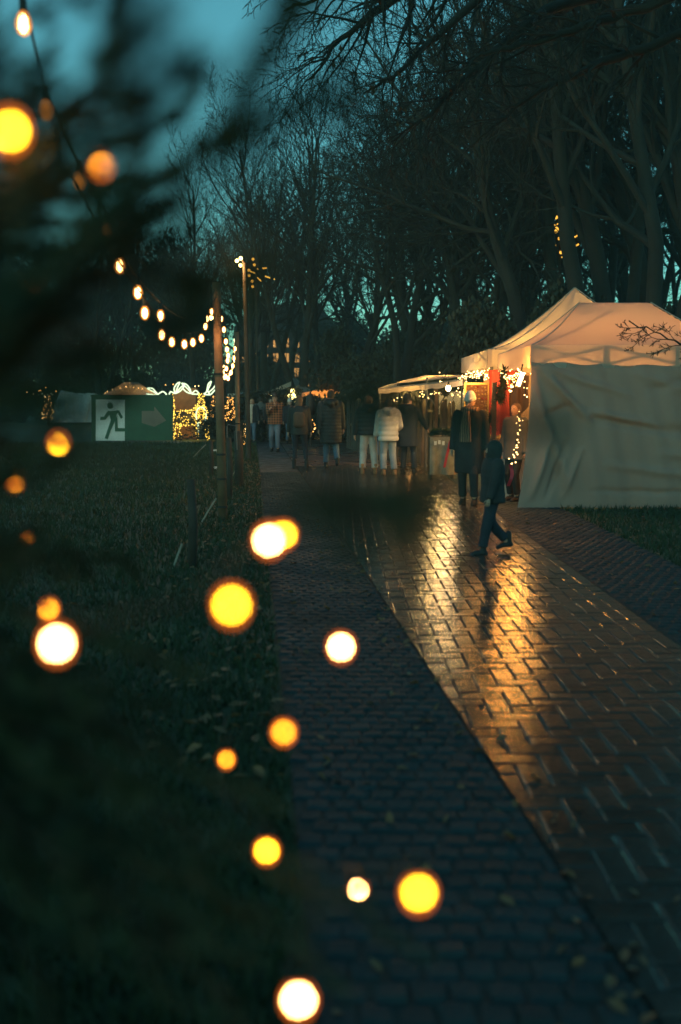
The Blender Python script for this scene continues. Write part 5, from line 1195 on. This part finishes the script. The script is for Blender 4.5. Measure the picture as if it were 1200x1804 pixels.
def fir_branch(tip, rise, k=0, roll=None, me=None, wsc=1.0):
    tip = Vector(tip) - f0; L = Vector((tip.x, tip.y, 0)).length; a = Vector((0, 0, tip.z - rise * L)); d = tip - a; o = link('branch', me or fmesh[k % 4], fir)
    x = d.normalized(); z = Vector((0, 0, 1)) - x * x.z; z.normalize(); y = z.cross(x); Rm = Matrix((x, y, z)).transposed()
    Rm = Rm @ Matrix.Rotation(roll if roll is not None else rnd.uniform(-.5, .5), 3, 'X')
    o.rotation_euler = Rm.to_euler(); o.location = a; o.scale = (d.length, d.length * wsc, d.length * wsc); return o
tips = [(600, -40, .50, .55, .42), (515, 100, .50, .42, .30), (425, 240, .60, .30, .34), (285, 0, .56, .5, .50), (225, 150, .80, .3, .50), (240, 80, .88, .4, .5), (120, -60, .9, .5, .5), (330, 300, 1.0, .12, .4), (180, 330, 1.15, .15, .5), (330, 420, 1.2, .05, .35),
        (60, 400, 1.4, .1, .6), (150, 560, 1.35, 0, .6), (215, 440, 1.3, .05, .6), (300, 370, 1.2, .1, .5), (70, 640, 1.35, 0, .5), (330, 200, .95, .3, .4), (150, 200, 1.0, .4, .6), (240, 1000, 1.3, -.1, .5), (300, 1300, 1.2, -.2, .6), (330, 1190, 1.05, -.15, .5), (470, 1420, 1.05, -.2, .4), (240, 1400, 1.0, -.2, .6), (560, 1690, 1.0, -.25, .35), (690, 1640, .95, -.22, .2),
        (330, 1640, .95, -.25, .6), (160, 1560, .95, -.2, .6), (110, 1760, .9, -.2, .6), (120, 1010, 1.15, -.1, .4), (170, 1250, 1.0, -.1, .6), (60, 850, 1.2, -.05, .3), (440, 1790, .85, -.25, .4)]
for i, (px, py, s_, rise, ws) in enumerate(tips): fir_branch(atD(px, py, s_), rise, i, wsc=ws)
for px, py, s_, rise in ((985, 762, .55, -.10), (135, 712, .62, -.02), (420, 560, .8, .0), (210, 620, .8, 0)): fir_branch(atD(px, py, s_), rise, 0, 0, ftip)
fspray = fir_spray_mesh(311)
for px, py, s_, rise in ((800, 897, .52, -.03), (735, 925, .47, -.05)): fir_branch(atD(px, py, s_), rise, 0, .3, fspray, .55)
rg = random.Random(55)
for k in range(44):          # the rest of the tree, on the sides away from the lens
    z = .35 + 2.75 * k / 44; a = rg.uniform(.66 * PI, 1.5 * PI); L = max(.12, .95 * (1 - z / 3.35)) * rg.uniform(.8, 1.0)
    fir_branch(f0 + Vector((math.cos(a) * L, math.sin(a) * L, z)), -.15 if z < 1.8 else .2, k)
# fairy light string on it: bulb sizes are all alike, the disc sizes come from the distances
FB = [(18, 231, 74, 'y'), (22, 292, 64, 'y'), (178, 291, 50, 'o'), (52, 503, 58, 'y'), (103, 783, 42, 'y'), (27, 853, 34, 'o'), (48, 944, 26, 'o'), (85, 1073, 40, 'o'), (100, 1134, 68, 'w'), (408, 1066, 70, 'y'), (500, 942, 48, 'y'), (474, 952, 58, 'w'),
      (601, 1140, 50, 'w'), (500, 1290, 46, 'o'), (398, 1338, 34, 'o'), (470, 1499, 46, 'y'), (631, 1567, 40, 'w'), (738, 1573, 66, 'y'), (526, 1762, 66, 'w')]
ls = empty('fairy_light_string', f0, 0, 'string of small warm fairy lights wound through the fir by the lens', 'light string'); bp = []
for px, py, D_, c in FB:
    s_ = 1 / ((D_ - 3) / 43.85 + 1 / 17.0); p = atD(px, py, s_) - f0; bp.append(p)
    g = MB().ball(p, (.0062, .0062, .0085), 12, 8).build('bulb', M['bulb_shell'], ls, True)
    MB().ball(p, .0031, 10, 6).build('light_core', M[{'w': 'bulb_core', 'y': 'bulb_core_y', 'o': 'bulb_core_o'}[c]], g, True)
    MB().tube([p + Vector((0, 0, .008)), p + Vector((0, 0, .022))], [.0045, .005], 8).build('socket', M['black'], ls)
for i in range(len(bp) - 1):
    a, b = bp[i] + Vector((0, 0, .02)), bp[i + 1] + Vector((0, 0, .02)); mid = a.lerp(b, .5) + Vector((-.04, .06, -.03)); MB().tube([a, a.lerp(mid, .5) + Vector((0, .02, -.01)), mid, b.lerp(mid, .5) + Vector((0, .02, -.01)), b], .0016, 5).build('cable', M['cable'], ls)

# ================================================================== HAZE VOLUME ADDED TO LIFT THE BLACKS
hz = MB(); hz.box((0, 90, 16.5), (408, 308, 35.0)); HZ = bpy.data.materials.new('haze'); HZ.use_nodes = True
HN = HZ.node_tree.nodes; HN.remove(HN['Principled BSDF']); pv = HN.new('ShaderNodeVolumePrincipled'); pv.inputs['Color'].default_value = (0.65, 0.95, 1.0, 1); pv.inputs['Density'].default_value = 0.0015
HZ.node_tree.links.new(pv.outputs[0], HN['Material Output'].inputs['Volume'])
haze = tag(hz.build('haze', HZ), 'thin damp evening haze', 'haze', kind='stuff')
